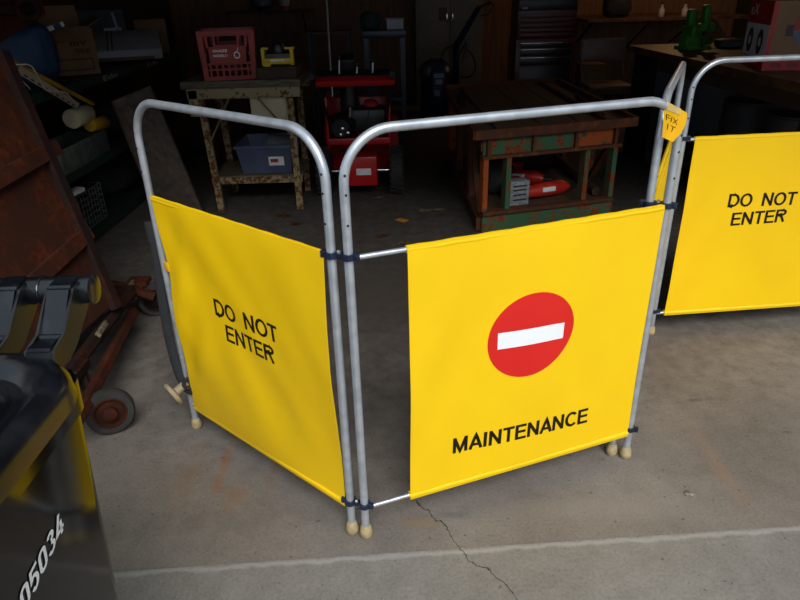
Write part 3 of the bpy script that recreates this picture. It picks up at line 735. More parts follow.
for k in range(9):
    c_ = ra2+tt*(.08+.1*k)+nn*.001; t_ = tt.normalized()*.020
    MB().prism([c_-ss*.012-t_, c_-ss*.005-t_, c_-ss*.005+t_, c_-ss*.012+t_], nn*.0015).build('slot', 'black', sl, smooth=False)
MB().tube(fillet([ra2+nn*.01, ra2+tt*.3+ss*.03+nn*.01, ra2+tt*.55+ss*-.02+nn*.012, ra2+tt*.9+ss*.05+nn*.012, ra2+tt*1.12+ss*-.01+nn*.01, ra2+tt*.75+ss*-.05+nn*.01], .05), .0032, 6).build('wire', 'paper_white', sl, label='loose white wire')
# wire basket on the low shelf
wbk = thing('wire_basket', 'white wire basket on the lowest shelf, half behind the hopper', 'basket', (-1.96, 3.62, LOW), PI/2)
s = MB(); W2, D2_, H2 = .56, .22, .22
for i in range(15): x = -W2/2+W2*i/14; s.tube([(x, -D2_/2, H2), (x, -D2_/2, .004), (x, D2_/2, .004), (x, D2_/2, H2)], .0022, 5)
for k in range(7): z = .004+(H2-.004)*k/6; s.tube([(-W2/2, -D2_/2, z), (W2/2, -D2_/2, z), (W2/2, D2_/2, z), (-W2/2, D2_/2, z), (-W2/2, -D2_/2, z)], .0022, 5)
s.build('basket_wires', 'wire', wbk, local=True)
tr = thing('trowel_packet', 'white packet with red print lying on the wire basket', 'packet', (-1.88, 3.50, LOW+.235), 1.2)
MB().box((0, 0, .014), (.26, .07, .026), (0, -.1, 0), .008).build('packet_body', 'paper_white', tr, local=True)
for x in (-.04, .04): MB().box((x, -.0, .0285), (.03, .03, .002), (0, -.1, 0)).build('red_mark', 'sticker_red', tr, local=True, smooth=False)
lump('dark_sack', 'dark lumpy sack at the back of the middle shelf', 'sack', (-2.05, 4.7, MID), (.3, .5, .24), 'dark', 6.1)
lump('dark_sack', 'dark lumpy sack on the lowest shelf beyond the wire basket', 'sack', (-2.05, 4.5, LOW), (.34, .5, .25), 'dark', 8.1)

# things beyond the shelf top: rusty machine with a round hub and coil
rm = thing('rusty_machine', 'faded red rusty machine in the top left corner, above the blue bag', 'machine', (-2.2, 2.8, 0))
MB().box((-2.42, 2.80, .72), (.5, .44, 1.44), None, .02).build('housing', 'rust_red', rm)
rc = aty(28, 9, 3.35); MB().torus(rc, .045, .016, axis=(.2, -1, .3)).build('hub_ring', 'rust_dark', rm, label='round ring hub')
MB().tube([V(rc)+V((-.0, .1, 0)), V((-2.4, 2.9, rc.z+.0))], .03, 12).build('hub_shaft', 'rust_dark', rm)
ob = MB().prism([aty(-2, 44, 3.3), aty(46, 14, 3.8), aty(38, -12, 3.8), aty(-5, -12, 3.3)], (-.06, .06, 0)); ob = ob.build('cover_plate', 'rust_red', rm, smooth=False)
# ================================================================== LEANING PLANK
pk_ = thing('leaning_board', 'wide weathered board leaning on the shelving, behind the left barrier panel', 'board', (-1.5, 4.1, 0))
b0, b1 = atz(158, 214, .012), atz(203, 213, .012); t0, t1 = aty(113, 101, 3.93), aty(150, 86, 3.98)
MB().prism([b0, b1, t1, t0], (-.004, .034, .004)).build('board', 'plank', pk_, smooth=False)
MB().prism([V(b0)+V((-.012, .0, 0)), b0, t0, V(t0)+V((-.012, 0, 0))], (0, .04, 0)).build('edge_strip', 'brown_wood', pk_, smooth=False, label='reddish edge batten')

# ================================================================== CREAM STAND with crate, charger
sd_ = thing('workshop_stand', 'narrow cream-painted workshop stand with crossed braces under the red crate', 'stand', (-.95, 4.35, 0))
TZ = .835
s = MB(); s.box((-.945, 4.36, TZ-.022), (.74, .52, .044), None, .004); s.build('stand_top', 'grey_wood', sd_)
MB().box((-.935, 4.120, TZ-.075), (.70, .03, .06), None, .003).build('apron_rail', 'cream_wood', sd_)
MB().box((-.935, 4.60, TZ-.075), (.70, .03, .06), None, .003).build('apron_rail', 'cream_wood', sd_)
for (a, b) in (((-1.215, 4.14, TZ-.05), (-1.185, 4.14, 0)), ((-.655, 4.14, TZ-.05), (-.655, 4.14, 0)), ((-1.215, 4.58, TZ-.05), (-1.185, 4.58, 0)), ((-.655, 4.58, TZ-.05), (-.655, 4.58, 0))):
    MB().prism([V(a)+V((-.021, -.015, 0)), V(a)+V((.021, -.015, 0)), V(a)+V((.021, .015, 0)), V(a)+V((-.021, .015, 0))], V(b)-V(a)).build('leg', 'cream_rust', sd_, smooth=False)
for y in (4.14, 4.58): MB().box((-.925, y+.018, .20), (.60, .02, .045), None, .002).build('lower_rail', 'cream_rust', sd_)
MB().box((-.92, 4.37, .226), (.60, .44, .012)).build('lower_shelf', 'grey_wood', sd_, smooth=False)
for a, b in ((V((-1.03, 4.125, TZ-.10)), V((-1.19, 4.125, .46))), (V((-.86, 4.125, TZ-.10)), V((-.67, 4.125, .50)))):
    T([a, b], .018, 4, flat=.35).build('brace', 'cream_wood', sd_, smooth=False)
MB().box((-1.25, 4.12, TZ-.13), (.06, .03, .16), None, .003).build('corner_block', 'cream_wood', sd_)
MB().box((-.795, 4.26, TZ-.175), (.235, .20, .21), None, .004).build('hanging_drawer', 'cream', sd_)
# milk crate
cr = thing('milk_crate', 'red plastic milk crate with white lettering on the cream stand', 'crate', (-1.035, 4.30, TZ), .17)
def crate_wall(s, ax0, wd):
    """one lattice wall in local x..z; list of boxes: (x,z,w,h)"""
    L_ = []
    h = .28
    L_ += [(0, h-.012, wd, .030), (0, .012, wd, .024), (0, .062, wd, .012), (0, .095, wd, .012)]
    for x in (-.5, .5): L_.append((x*(wd-.024), h/2, .030, h))
    L_.append((0, .148, wd*.70, .092))
    for i in range(7): L_.append((-wd*.36+wd*.72*i/6, .055, .012, .09))
    for x in (-.36, -.22, .22, .36): L_.append((x*wd, .225, .014, .07))
    L_.append((-.42*wd, .15, .02, .012)); L_.append((.42*wd, .15, .02, .012))
    L_.append((0, .198, wd*.42, .012))
    return L_
wd = .325
for k in range(4):
    s = MB(); Rz = Matrix.Rotation(k*PI/2, 3, 'Z')
    for (x, z, w_, h_) in crate_wall(None, 0, wd): s.box((x, -wd/2, z), (w_, .008 if w_ > .05 else .014, h_))
    for v in s.bm.verts:
        f_ = .93+.07*min(1, v.co.z/.28); v.co = Rz @ V((v.co.x*f_, v.co.y*f_, v.co.z))
    cw = s.build('crate_side', 'crate', cr, local=True, smooth=False)
    if k == 0:
        Wc = world(cr); y_ = -wd/2*.965-.0055
        for bod, z0, x0, x1 in (('IIAAIZE', .163, -.085, .0), ('NOIIIU I', .135, -.085, .0)):
            lettering('crate_lettering', bod, (lambda z0, x0, x1: lambda u, v: (Wc @ V((x0+(x1-x0)*u, y_, z0+.015*v)), Wc.to_3x3() @ V((0, -1, 0))))(z0, x0, x1), 'white_ink', cr, .03, .0012, label='white lettering')
        s = MB(); s.torus(Wc @ V((.055, y_-.001, .143)), .017, .004, axis=(0, -1, 0), seg=20, ms=6); s.tube([Wc @ V((.058, y_-.002, .165)), Wc @ V((.068, y_-.002, .185))], .003, 6); s.build('crate_emblem', 'white_ink', cr, label='white round emblem')
MB().box((0, 0, .006), (.30, .30, .008)).build('crate_base', 'crate', cr, local=True, smooth=False)
lump('crate_contents', 'dark parts lying inside the red milk crate', 'hardware', (-1.045, 4.30, TZ+.012), (.24, .24, .17), 'drum_grey', 2.2)
# wood block
wb = tag(MB().box((-.722, 4.28, TZ+.034), (.245, .28, .068), None, .006).build('wood_block', 'block'), 'thick dark timber offcut on the stand, right of the crate', 'wood')
# yellow charger
yc = thing('battery_charger', 'yellow and black power tool unit standing on the timber block', 'tool', (-.715, 4.26, TZ+.068))
bx, by, bz = -.715, 4.24, TZ+.068
MB().box((bx, by, bz+.045), (.185, .09, .062), None, .008).build('charger_body', 'black', yc)
s = MB()
for x in (-.088, .088): s.box((bx+x, by-.035, bz+.055), (.022, .05, .100), None, .004)
s.box((bx, by-.045, bz+.030), (.18, .03, .036), None, .004); s.box((bx-.068, by-.05, bz+.010), (.045, .03, .022), None, .003); s.box((bx+.075, by-.03, bz+.103), (.06, .05, .014), None, .003); s.box((bx-.075, by-.03, bz+.103), (.04, .05, .014), None, .003)
s.build('charger_frame', 'tool_yellow', yc)
MB().lathe((bx, by, bz+.072), [(.042, 0), (.045, .02), (.034, .055), (.018, .062)], 18).build('knob', 'black', yc)
MB().box((bx, by-.061, bz+.035), (.09, .002, .012)).build('name_strip', 'sticker_white', yc, smooth=False)
# tote on lower shelf
to = thing('plastic_tote', 'blue-grey plastic tote with a pale sticker on the stand\'s lower shelf', 'tote', (-.86, 4.36, .232))
s = MB(); hw, hd, ht, tp_ = .185, .19, .19, .86
def rr(k, z, t=0): return [V((-.86+sx*(hw*k-t), 4.36+sy*(hd*k-t), .232+z)) for sx, sy in ((-1, -1), (1, -1), (1, 1), (-1, 1))]
s = loft([rr(tp_, 0), rr(1, ht-.02), rr(1.07, ht-.02), rr(1.07, ht), rr(1.0, ht), rr(1.0, ht-.03, .006), rr(tp_, .008, .006)]); s.build('tote_body', 'tote', to, smooth=False)
W = plane_fn((-.84, 4.36-hd*.93, .232+.055), (-.74, 4.36-hd*.93, .232+.055), (-.84, 4.36-hd*.965, .232+.115))
MB().grid(lambda u, v: (lambda q: (q[0]+q[1]*.002, q[1]))(W(u, v)), 1, 1).build('sticker', 'sticker_white', to, smooth=False, label='pale sticker with pink print')
MB().grid(lambda u, v: (lambda q: (q[0]+q[1]*.003, q[1]))(W(.12+.5*u, .35+.4*v)), 1, 1).build('sticker_print', 'sticker_red', to, smooth=False)
tag(MB().box((-.80, 4.42, .40), (.16, .12, .045), (.2, .1, .1), .003).build('grey_carton', 'grey_card'), 'small grey card box poking out of the tote', 'box')

# ================================================================== SNOWBLOWER
sb = thing('snow_blower', 'red walk-behind snow blower with black engine and handlebars', 'snow blower', (-.24, 4.6, 0))
sx = -.255; yF = 4.40
MB().box((sx+.02, yF+.01, .195), (.205, .20, .20), None, .008).build('gear_housing', 'sb_red', sb)
MB().box((sx+.03, yF-.092, .195), (.10, .003, .045)).build('name_plate', 'sticker_white', sb, smooth=False, label='small white and grey nameplate')
s = MB(); s.box((sx, yF+.35, .44), (.44, .03, .38), None, .008)
for x in (-.215, .215): s.box((sx+x, yF+.22, .47), (.02, .30, .40), None, .006)
s.box((sx, yF+.06, .375), (.44, .05, .045), None, .006); s.build('engine_shroud', 'sb_red', sb)
s = MB(); s.box((sx+.06, yF+.2, .50), (.26, .20, .16), None, .02); s.lathe((sx-.11, yF+.16, .40), [(.09, 0), (.10, .02), (.10, .12), (.05, .15)], 22, axis=(0, -.3, 1)); s.build('engine', 'black', sb)
MB().lathe((sx-.12, yF+.07, .46), [(.02, 0), (.06, .01), (.06, .05), (.02, .06)], 20, axis=(0, -1, .2)).build('recoil_cover', 'dark', sb)
MB().lathe((sx+.09, yF+.15, .59), [(.03, 0), (.05, .005), (.05, .03), (.03, .045)], 18).build('fuel_cap', 'sb_red', sb)
for x, z in ((sx-.105, .47), (sx-.07, .44), (sx-.12, .43)): MB().lathe((x, yF+.02, z), [(.012, 0), (.012, .02), (.004, .024)], 10, axis=(0, -1, 0)).build('bolt', 'chrome', sb)
MB().tube([(sx-.06, yF+.12, .50), (sx-.05, yF+.10, .60)], .020, 14).build('exhaust_stub', 'chrome', sb)
s = MB(); s.tube([(sx-.06, yF+.25, .55), (sx-.065, yF+.24, .82)], [.07, .055], 18); s.box((sx-.065, yF+.26, .86), (.11, .12, .10), (.3, 0, 0), .01); s.build('chute', 'black', sb)
for x in (-1, 1):
    wv = MB(); wx = sx+x*.255; R_ = .165
    wv.lathe((wx-.05, yF+.06, R_), [(R_*.55, 0), (R_*.85, .0), (R_*.97, .015), (R_*.97, .085), (R_*.85, .10), (R_*.55, .10)], 32, axis=(1, 0, 0))
    for k in range(20):
        a = 2*PI*k/20
        for sg in (-1, 1): wv.box((wx+sg*.022, yF+.06+math.cos(a+sg*.08)*R_*.975, R_+math.sin(a+sg*.08)*R_*.975), (.05, .016, .014), (a+sg*.08-PI/2+PI/2, 0, sg*.0))
    wh = wv.build('wheel', 'dark', sb)
    MB().lathe((wx-.045, yF+.06, R_), [(R_*.15, 0), (R_*.54, .0), (R_*.54, .09), (R_*.15, .09)], 24, axis=(1, 0, 0)).build('rim', 'drum_grey', wh)
T([(sx-.21, yF+.06, .165), (sx+.21, yF+.06, .165)], .014).build('axle', 'chrome', sb, label='bright steel axle')
hz_ = .80; yh_ = 4.20
for x in (-1, 1):
    hbx = T(fillet([(sx+x*.165, yF+.10, .40), (sx+x*.235, yh_+.02, hz_-.04), (sx+x*.245, yh_-.02, hz_+.02), (sx+x*.245, yh_-.14, hz_+.05)], .06), .013, 12).build('handlebar', 'black', sb)
    T([(sx+x*.245, yh_-.06, hz_+.036), (sx+x*.245, yh_-.15, hz_+.052)], .019, 12).build('grip', 'dark', hbx)
MB().box((sx+.012, yh_+.0, hz_+.005), (.50, .07, .04), (.5, 0, 0), .008).build('dash_panel', 'sb_red', sb)
MB().box((sx, yh_+.03, hz_+.045), (.46, .06, .012), (.5, 0, 0), .003).build('dash_ledge', 'black', sb)
for x, h in ((-.09, .10), (.02, .06), (.12, .08)):
    lv = T([(sx+x, yh_+.02, hz_+.03), (sx+x+.005, yh_+.03, hz_+.03+h)], .005, 8).build('lever', 'steel', sb)
    MB().lathe((sx+x+.005, yh_+.03, hz_+.025+h), [(.006, 0), (.013, .008), (.012, .026), (.004, .032)], 12).build('lever_knob', 'dark', lv)
MB().tube(fillet([(sx+.05, yF-.06, .34), (sx+.06, yF+.0, .5), (sx+.12, yh_+.06, .74)], .1), .004, 6).build('cable', 'dark', sb)
MB().box((sx, yF+.55, .25), (.56, .30, .38), None, .03).build('auger_housing', 'sb_red', sb)

# ================================================================== WORK TABLE green / rust
wt = thing('steel_work_table', 'low heavy work table with rusty top and chipped green and orange steel frame', 'table', (.95, 4.3, 0), .27)
Wt = world(wt)
# local frame: origin table centre-front; x right along front edge, y away.
f0 = atz(480, 232, 0); f1 = f0+V((math.cos(.27), math.sin(.27), 0))*.86
fd = (f1-f0).normalized(); bd = V((-fd.y, fd.x, 0))
bd = (V(atz(437, 82, .58))-V(atz(473, 138, .58))); bd.z = 0; Ld = 1.75; bd.normalize()
TH = .585
def P(u, w, z): return f0+fd*u+bd*w+Z*z
def beam(name, m, a, b, w, h=None, parent=wt):
    h = h or w; a, b = V(a), V(b); t = (b-a).normalized()
    up_ = Z if abs(t.z) < .9 else fd
    s_ = t.cross(up_).normalized(); u_ = s_.cross(t)
    return MB().prism([a-s_*w/2-u_*h/2, a+s_*w/2-u_*h/2, a+s_*w/2+u_*h/2, a-s_*w/2+u_*h/2], b-a).build(name, m, parent, smooth=False)
WT = .86
beam('bottom_rail', 'gpaint', P(0, 0, .06), P(WT, 0, .06), .05, .11)
beam('foot_lip', 'bpaint', P(0, -.03, .125), P(WT, -.03, .125), .05, .02)
beam('bottom_rail', 'bpaint', P(0, 0, .05), P(0, Ld, .05), .05, .08); beam('bottom_rail', 'bpaint', P(WT, 0, .05), P(WT, Ld, .05), .05, .08); beam('bottom_rail', 'gpaint', P(0, Ld, .05), P(WT, Ld, .05), .05, .10)
for u, m in ((.012, 'opaint'), (.155, 'gpaint'), (.66, 'gpaint'), (.845, 'gpaint')): beam('leg', m, P(u, 0, .11), P(u, 0, TH-.13), .058, .03)
for u in (.012, .845): beam('leg', 'opaint', P(u, Ld, .1), P(u, Ld, TH-.05), .05)
for w_ in (.45, 1.1): beam('leg', 'bpaint', P(0, w_, .08), P(0, w_, TH-.05), .04); beam('leg', 'bpaint', P(WT, w_, .08), P(WT, w_, TH-.05), .04)
beam('brace', 'bpaint', P(0, .05, .1), P(0, .45, TH-.08), .03); beam('brace', 'bpaint', P(WT, .05, TH-.1), P(WT, .45, .1), .03)
beam('apron', 'gpaint', P(.0, 0, TH-.085), P(.56, 0, TH-.085), .02, .095); beam('apron', 'opaint', P(.56, 0, TH-.085), P(WT, 0, TH-.085), .02, .095)
beam('apron_lip', 'bpaint', P(-.01, -.015, TH-.135), P(WT+.02, -.015, TH-.135), .05, .018)
for u in (.03, .31, .58, .84): beam('bracket', 'bpaint', P(u, -.018, TH-.13), P(u, -.018, TH-.03), .035, .02)
for w_ in (0, Ld): pass
beam('apron', 'bpaint', P(0, 0, TH-.06), P(0, Ld, TH-.06), .02, .09); beam('apron', 'bpaint', P(WT, 0, TH-.06), P(WT, Ld, TH-.06), .02, .09)
# top: planked boards with a raised steel rim and shallow wells
bL_, bR_ = -.055, WT+.10
MB().prism([P(bL_, -.05, TH-.028), P(bR_, -.05, TH-.028), P(bR_, Ld+.05, TH-.028), P(bL_, Ld+.05, TH-.028)], (0, 0, .02)).build('table_top', 'plywood_dirty', wt, smooth=False)
for i, (u0, u1) in enumerate(((.09, .36), (.37, .60), (.61, .72))):
    MB().prism([P(u0, .0, TH-.008), P(u1, .0, TH-.008), P(u1, Ld, TH-.008), P(u0, Ld, TH-.008)], (0, 0, .014)).build('top_board', 'plywood_dirty', wt, smooth=False)
rim = [(P(bL_, -.05, TH), P(bR_, -.05, TH)), (P(bR_, -.05, TH), P(bR_, Ld+.05, TH)), (P(bL_, Ld+.05, TH), P(bL_, -.05, TH)), (P(bR_, Ld+.05, TH), P(bL_, Ld+.05, TH))]
for a, b in rim: beam('top_rim', 'bpaint', a, b, .022, .05)
beam('top_divider', 'bpaint', P(.79, 0, TH), P(.79, Ld, TH), .012, .03)
beam('scrap_bar', 'rust_dark', P(.82, .2, TH), P(.90, 1.0, TH), .03, .02); beam('scrap_bar', 'rust_dark', P(.0, .9, TH), P(.06, 1.5, TH), .04, .02)
# lower deck
MB().prism([P(.03, .03, .09), P(WT-.03, .03, .09), P(WT-.03, Ld-.03, .09), P(.03, Ld-.03, .09)], (0, 0, .015)).build('lower_deck', 'plywood_dirty', wt, smooth=False)
DZ = .105
# silver printed box
sbx = thing('printed_box', 'small silver printed box at the front of the table\'s lower deck', 'box', P(.26, .14, DZ), .27)
MB().box((0, 0, .075), (.125, .08, .15), None, .003).build('box_body', 'silver_box', sbx, local=True)
for z in (.035, .065, .095, .12): MB().box((0, -.0408, z), (.09, .001, .010)).build('print_line', 'box_ink', sbx, local=True, smooth=False)
# red power tools
def power_tool(name, label, loc, rz, tilt=0):
    t = thing(name, label, 'tool', loc, rz); t.scale = (1.3, 1.3, 1.3)
    MB().tube([(-.11, 0, .045), (.0, 0, .048), (.09, 0, .048), (.13, 0, .045)], [.028, .036, .034, .018], 16).build('motor_body', 'tool_red', t, local=True)
    MB().tube([(.13, 0, .045), (.18, 0, .045)], [.018, .012], 14).build('chuck', 'black', t, local=True)
    MB().tube(fillet([(-.08, 0, .05), (-.10, .06, .045), (-.09, .14, .04)], .03), .020, 12).build('grip', 'black', t, local=True)
    MB().box((-.09, .165, .040), (.10, .05, .07), None, .008).build('battery', 'tool_red', t, local=True)
    MB().box((.0, -.033, .055), (.07, .01, .022), None, .002).build('name_strip', 'white_ink', t, local=True)
    return t
power_tool('cordless_tool', 'red and black cordless tool lying right of the silver printed box', P(.46, .17, DZ), .35)
power_tool('cordless_tool', 'red cordless tool lying deeper on the deck, behind the front one', P(.36, .52, DZ+.0), -.5)
lump('black_bag', 'black tool bag on the lower deck behind the silver box', 'bag', P(.16, .44, DZ), (.20, .24, .22), 'dark', 5.5)
tc_ = thing('tool_case', 'black and red tool case on the lower deck, rear right of the tools', 'case', P(.52, .95, DZ), .2)
MB().box((0, 0, .10), (.32, .24, .20), None, .02).build('case_body', 'black', tc_, local=True); MB().box((0, -.122, .15), (.26, .01, .05), None, .004).build('case_band', 'tool_red', tc_, local=True)
MB().tube(fillet([(-.08, -.01, .20), (-.08, -.01, .25), (.08, -.01, .25), (.08, -.01, .20)], .03), .010, 10).build('case_handle', 'tool_red', tc_, local=True)
lg = tag(MB().tube([P(.80, .10, DZ+.03), P(.76, 1.4, DZ+.03)], .028, 10).build('timber_rail', 'brown_wood'), 'brown timber length lying along the lower deck', 'wood')

# ================================================================== BACK OF THE GARAGE
# steel cabinet
cbx = thing('steel_cabinet', 'tall beige double-door steel cabinet against the back wall', 'cabinet', (.70, 8.40, 0))
x0, x1 = aty(416, 60, 8.2).x, aty(482, 60, 8.2).x; hc = 1.85; xm = aty(449.5, 50, 8.2).x
MB().box(((x0+x1)/2, 8.44, hc/2), (x1-x0, .46, hc)).build('cabinet_body', 'cab_beige', cbx, smooth=False)
for a, b in ((x0+.004, xm-.004), (xm+.004, x1-.004)):
    dr = MB().box(((a+b)/2, 8.20, hc/2), (b-a, .02, hc-.04), None, .003).build('door', 'cab_beige', cbx)
    MB().box((b-.03 if a < xm-.1 else a+.03, 8.185, 1.0), (.015, .015, .12), None, .003).build('handle', 'chrome', dr)
    for z in (.55, .75, .95): MB().box(((a+b)/2, 8.189, z), ((b-a)*.2, .002, .006)).build('vent_slot', 'black', dr, smooth=False)
    if a < xm-.1: MB().box((b-.03-.05, 8.189, aty(447, 14, 8.2).z), (.10, .002, .14)).build('poster', 'poster', dr, smooth=False, label='faded reddish square sticker')
# tool chest
YC = 7.0; cx0, cx1 = aty(514, 85, YC).x, aty(575, 60, YC).x; cw_ = cx1-cx0; cxm = (cx0+cx1)/2
rcab = thing('rolling_tool_cabinet', 'red and black rolling tool cabinet with chrome drawer pulls, behind the work table', 'tool cabinet', (cxm, YC+.23, 0))
MB().box((cxm, YC+.24, .46), (cw_, .46, .72), None, .006).build('cabinet_body', 'chest_red', rcab)
zt = .80
for z1, z0 in ((.785, .735), (.725, .655), (.645, .565)):
    dr = MB().box((cxm, YC+.005, (z0+z1)/2), (cw_-.09, .012, z1-z0), None, .002).build('drawer', 'chest_black', rcab)
    MB().box((cxm, YC-.006, z1-.004), (cw_-.10, .014, .008), None, .002).build('drawer_pull', 'chrome', dr, label='chrome drawer pull')
MB().box((cxm, YC+.005, .33), (cw_-.09, .012, .44), None, .002).build('door', 'chest_black', rcab)
for x in (-1, 1):
    for y in (.05, .42): MB().lathe((cxm+x*(cw_/2-.06)-.015, YC+y, .05), [(.02, 0), (.05, 0), (.05, .03), (.02, .03)], 20, axis=(1, 0, 0)).build('caster', 'dark', rcab)
MB().box((cxm, YC+.24, .10), (cw_-.08, .40, .02)).build('caster_plate', 'chest_red', rcab, smooth=False)
tc2 = thing('top_tool_chest', 'red top chest with shallow drawers standing on the rolling cabinet', 'tool chest', (cxm, YC+.23, .82))
MB().box((cxm, YC+.245, 1.03), (cw_-.02, .42, .42), None, .006).build('chest_body', 'chest_red', tc2)
for i in range(5):
    z = .855+i*.045
    dr = MB().box((cxm, YC+.03, z), (cw_-.07, .014, .036), None, .002).build('drawer', 'chest_red', tc2); MB().box((cxm, YC+.018, z+.016), (cw_-.08, .012, .006)).build('drawer_pull', 'chest_black', dr, smooth=False)
MB().box((cxm, YC+.03, 1.145), (cw_-.03, .016, .12), None, .004).build('lid_panel', 'chest_black', tc2)
lettering('chest_badge', 'III', plane_fn((cx0+.05, YC+.021, 1.10), (cx0+.10, YC+.021, 1.10), (cx0+.05, YC+.021, 1.12)), 'wire', tc2, .01, .001)
# compressor
cm = thing('air_compressor', 'dark blue compressor with a pale label, in front of the beige cabinet', 'compressor', (.33, 6.9, 0))
q = aty(437, 74, 6.9); qx, qz = q.x, q.z
MB().lathe((qx, 6.95, .10), [(.05, 0), (.15, .03), (.17, .08), (.17, qz-.12), (.15, qz-.03), (.06, qz+.04)], 26).build('tank', 'machine_blue', cm)
MB().lathe((qx-.06, 6.94, qz+.02), [(.05, -.10), (.12, -.08), (.12, .10), (.05, .13)], 22, axis=(0, -1, .1)).build('motor', 'black', cm)
MB().box((qx+.01, 6.765, qz-.055), (.115, .004, .17)).build('label_panel', 'machine_blue', cm, smooth=False); MB().box((qx+.01, 6.762, qz+.0), (.10, .003, .04)).build('pale_label', 'label_white', cm, smooth=False); MB().box((qx+.01, 6.762, qz-.06), (.07, .003, .05)).build('pale_label', 'label_white', cm, smooth=False)
MB().box((qx-.01, 6.762, qz-.17), (.06, .003, .06)).build('pale_label', 'label_white', cm, smooth=False)
for x in (-1, 1): MB().lathe((qx+x*.15-.02, 6.95, .09), [(.03, 0), (.09, 0), (.09, .04), (.03, .04)], 24, axis=(1, 0, 0)).build('wheel', 'dark', cm)
MB().tube([(qx, 6.95, .02), (qx, 6.95, .12)], .04).build('foot', 'black', cm)
# engine hoist
eh = thing('engine_hoist', 'dark blue hoist with a raised arm and looped black hose, before the beige cabinet', 'hoist', (.65, 7.7, 0))
YH = 7.7; hbx = aty(456, 75, YH)
s = MB(); s.box((hbx.x, YH, .05), (.5, .08, .07), None, .006); s.box((hbx.x-.2, YH-.2, .05), (.07, .5, .07), None, .006); s.box((hbx.x+.2, YH-.2, .05), (.07, .5, .07), None, .006); s.build('base', 'machine_blue', eh)
pt = V(aty(456, 44, YH)); T([(hbx.x, YH, .05), pt], .036, 4).build('post', 'machine_blue', eh, smooth=False)
a3 = V(aty(463, 34, YH)); a4 = V(aty(479, 7, YH))
MB().tube([pt+V((-.0, 0, -.02)), a3, a4], [.04, .038, .03], 6).build('arm', 'machine_blue', eh, smooth=False)
T([a4, aty(491, 3, YH)], .014).build('hook_bar', 'black', eh)
MB().tube(fillet([aty(480, 16, YH), aty(490, 14, YH), aty(494, 4, YH), aty(488, 1, YH)], .05), .007, 8).build('hook', 'black', eh)
T([aty(455, 62, YH-.05), aty(466, 42, YH-.05)], .012).build('ram', 'black', eh)
MB().tube(fillet([aty(465, 48, YH-.03), aty(474, 56, YH-.03), aty(476, 70, YH-.03), aty(470, 78, YH-.03), aty(460, 77, YH-.03)], .12), .009, 8).build('hose', 'black', eh)
MB().tube(fillet([aty(455, 46, YH-.03), aty(445, 48, YH-.03), aty(441, 58, YH-.03), aty(444, 62, YH-.03)], .12), .008, 8).build('hose', 'black', eh)
T([aty(467, 44, YH-.06), aty(462, 62, YH-.06)], .006).build('control_lever', 'black', eh)
# stool-like tool table behind the snow blower, with load
YS = 5.75
st2 = thing('machine_stand', 'dark blue steel stand behind the snow blower', 'stand', (.05, YS+.2, 0))
sxa, sxb = aty(362, 30, YS).x, aty(406, 30, YS).x; stz = aty(390, 30, YS).z
MB().box(((sxa+sxb)/2, YS+.15, stz-.03), (sxb-sxa, .34, .06), None, .006).build('stand_top', 'machine_blue', st2)
for x in (sxa+.03, sxb-.03):
    for y in (YS, YS+.3): MB().box((x, y, stz/2-.03), (.04, .04, stz-.06)).build('leg', 'machine_blue', st2, smooth=False)
MB().box(((sxa+sxb)/2, YS+.15, .45), (sxb-sxa-.06, .3, .03)).build('shelf', 'machine_blue', st2, smooth=False)
lump('teal_bundle', 'dark teal cloth bundle on the blue machine stand', 'cloth', ((sxa+.02)+.05, YS+.12, stz), (.17, .2, .15), 'teal', 4.4)
pbx = thing('small_box', 'small pale grey box on the right of the blue machine stand', 'box', (aty(395, 22, YS).x, YS+.1, stz))
MB().box((0, 0, .04), (.14, .12, .075), None, .003).build('box_body', 'card_white', pbx, local=True); MB().box((0, 0, .083), (.16, .13, .012)).build('box_lid', 'chair', pbx, local=True)
# grey metal shelf frame left of it
gf = thing('metal_rack', 'low grey metal rack behind the snow blower\'s handlebar', 'rack', (-.45, 6.1, 0))
ga, gb_ = aty(306, 33, 6.0).x, aty(350, 33, 6.0).x; gz = aty(330, 33, 6.0).z
MB().box(((ga+gb_)/2, 6.15, gz), (gb_-ga, .32, .02)).build('rack_top', 'drum_grey', gf, smooth=False)
for x in (ga+.02, gb_-.02):
    for y in (6.0, 6.3): MB().box((x, y, gz/2-.005), (.025, .025, gz-.01)).build('leg', 'drum_grey', gf, smooth=False)
MB().box(((ga+gb_)/2, 6.15, gz*.5), (gb_-ga-.02, .3, .02)).build('rack_shelf', 'drum_grey', gf, smooth=False)
# long poles leaning on the back
for (a, b, Ya, Yb, nm, lb, m) in (((326, -6), (331, 76), 8.5, 6.75, 'steel_rod', 'thin bright steel rod leaning upright behind the snow blower', 'chrome'),
                         ((349, 30), (351, 66), 7.2, 7.2, None, None, None)):
    if nm:
        p_, q_ = V(aty(*a, 5.965)), V(aty(*b, 5.80)); dd = (q_-p_).normalized(); q_ = p_+dd*(p_.z/-dd.z)
        tag(T([p_, q_], .009, 8).build(nm, 'rod'), lb, 'rod')
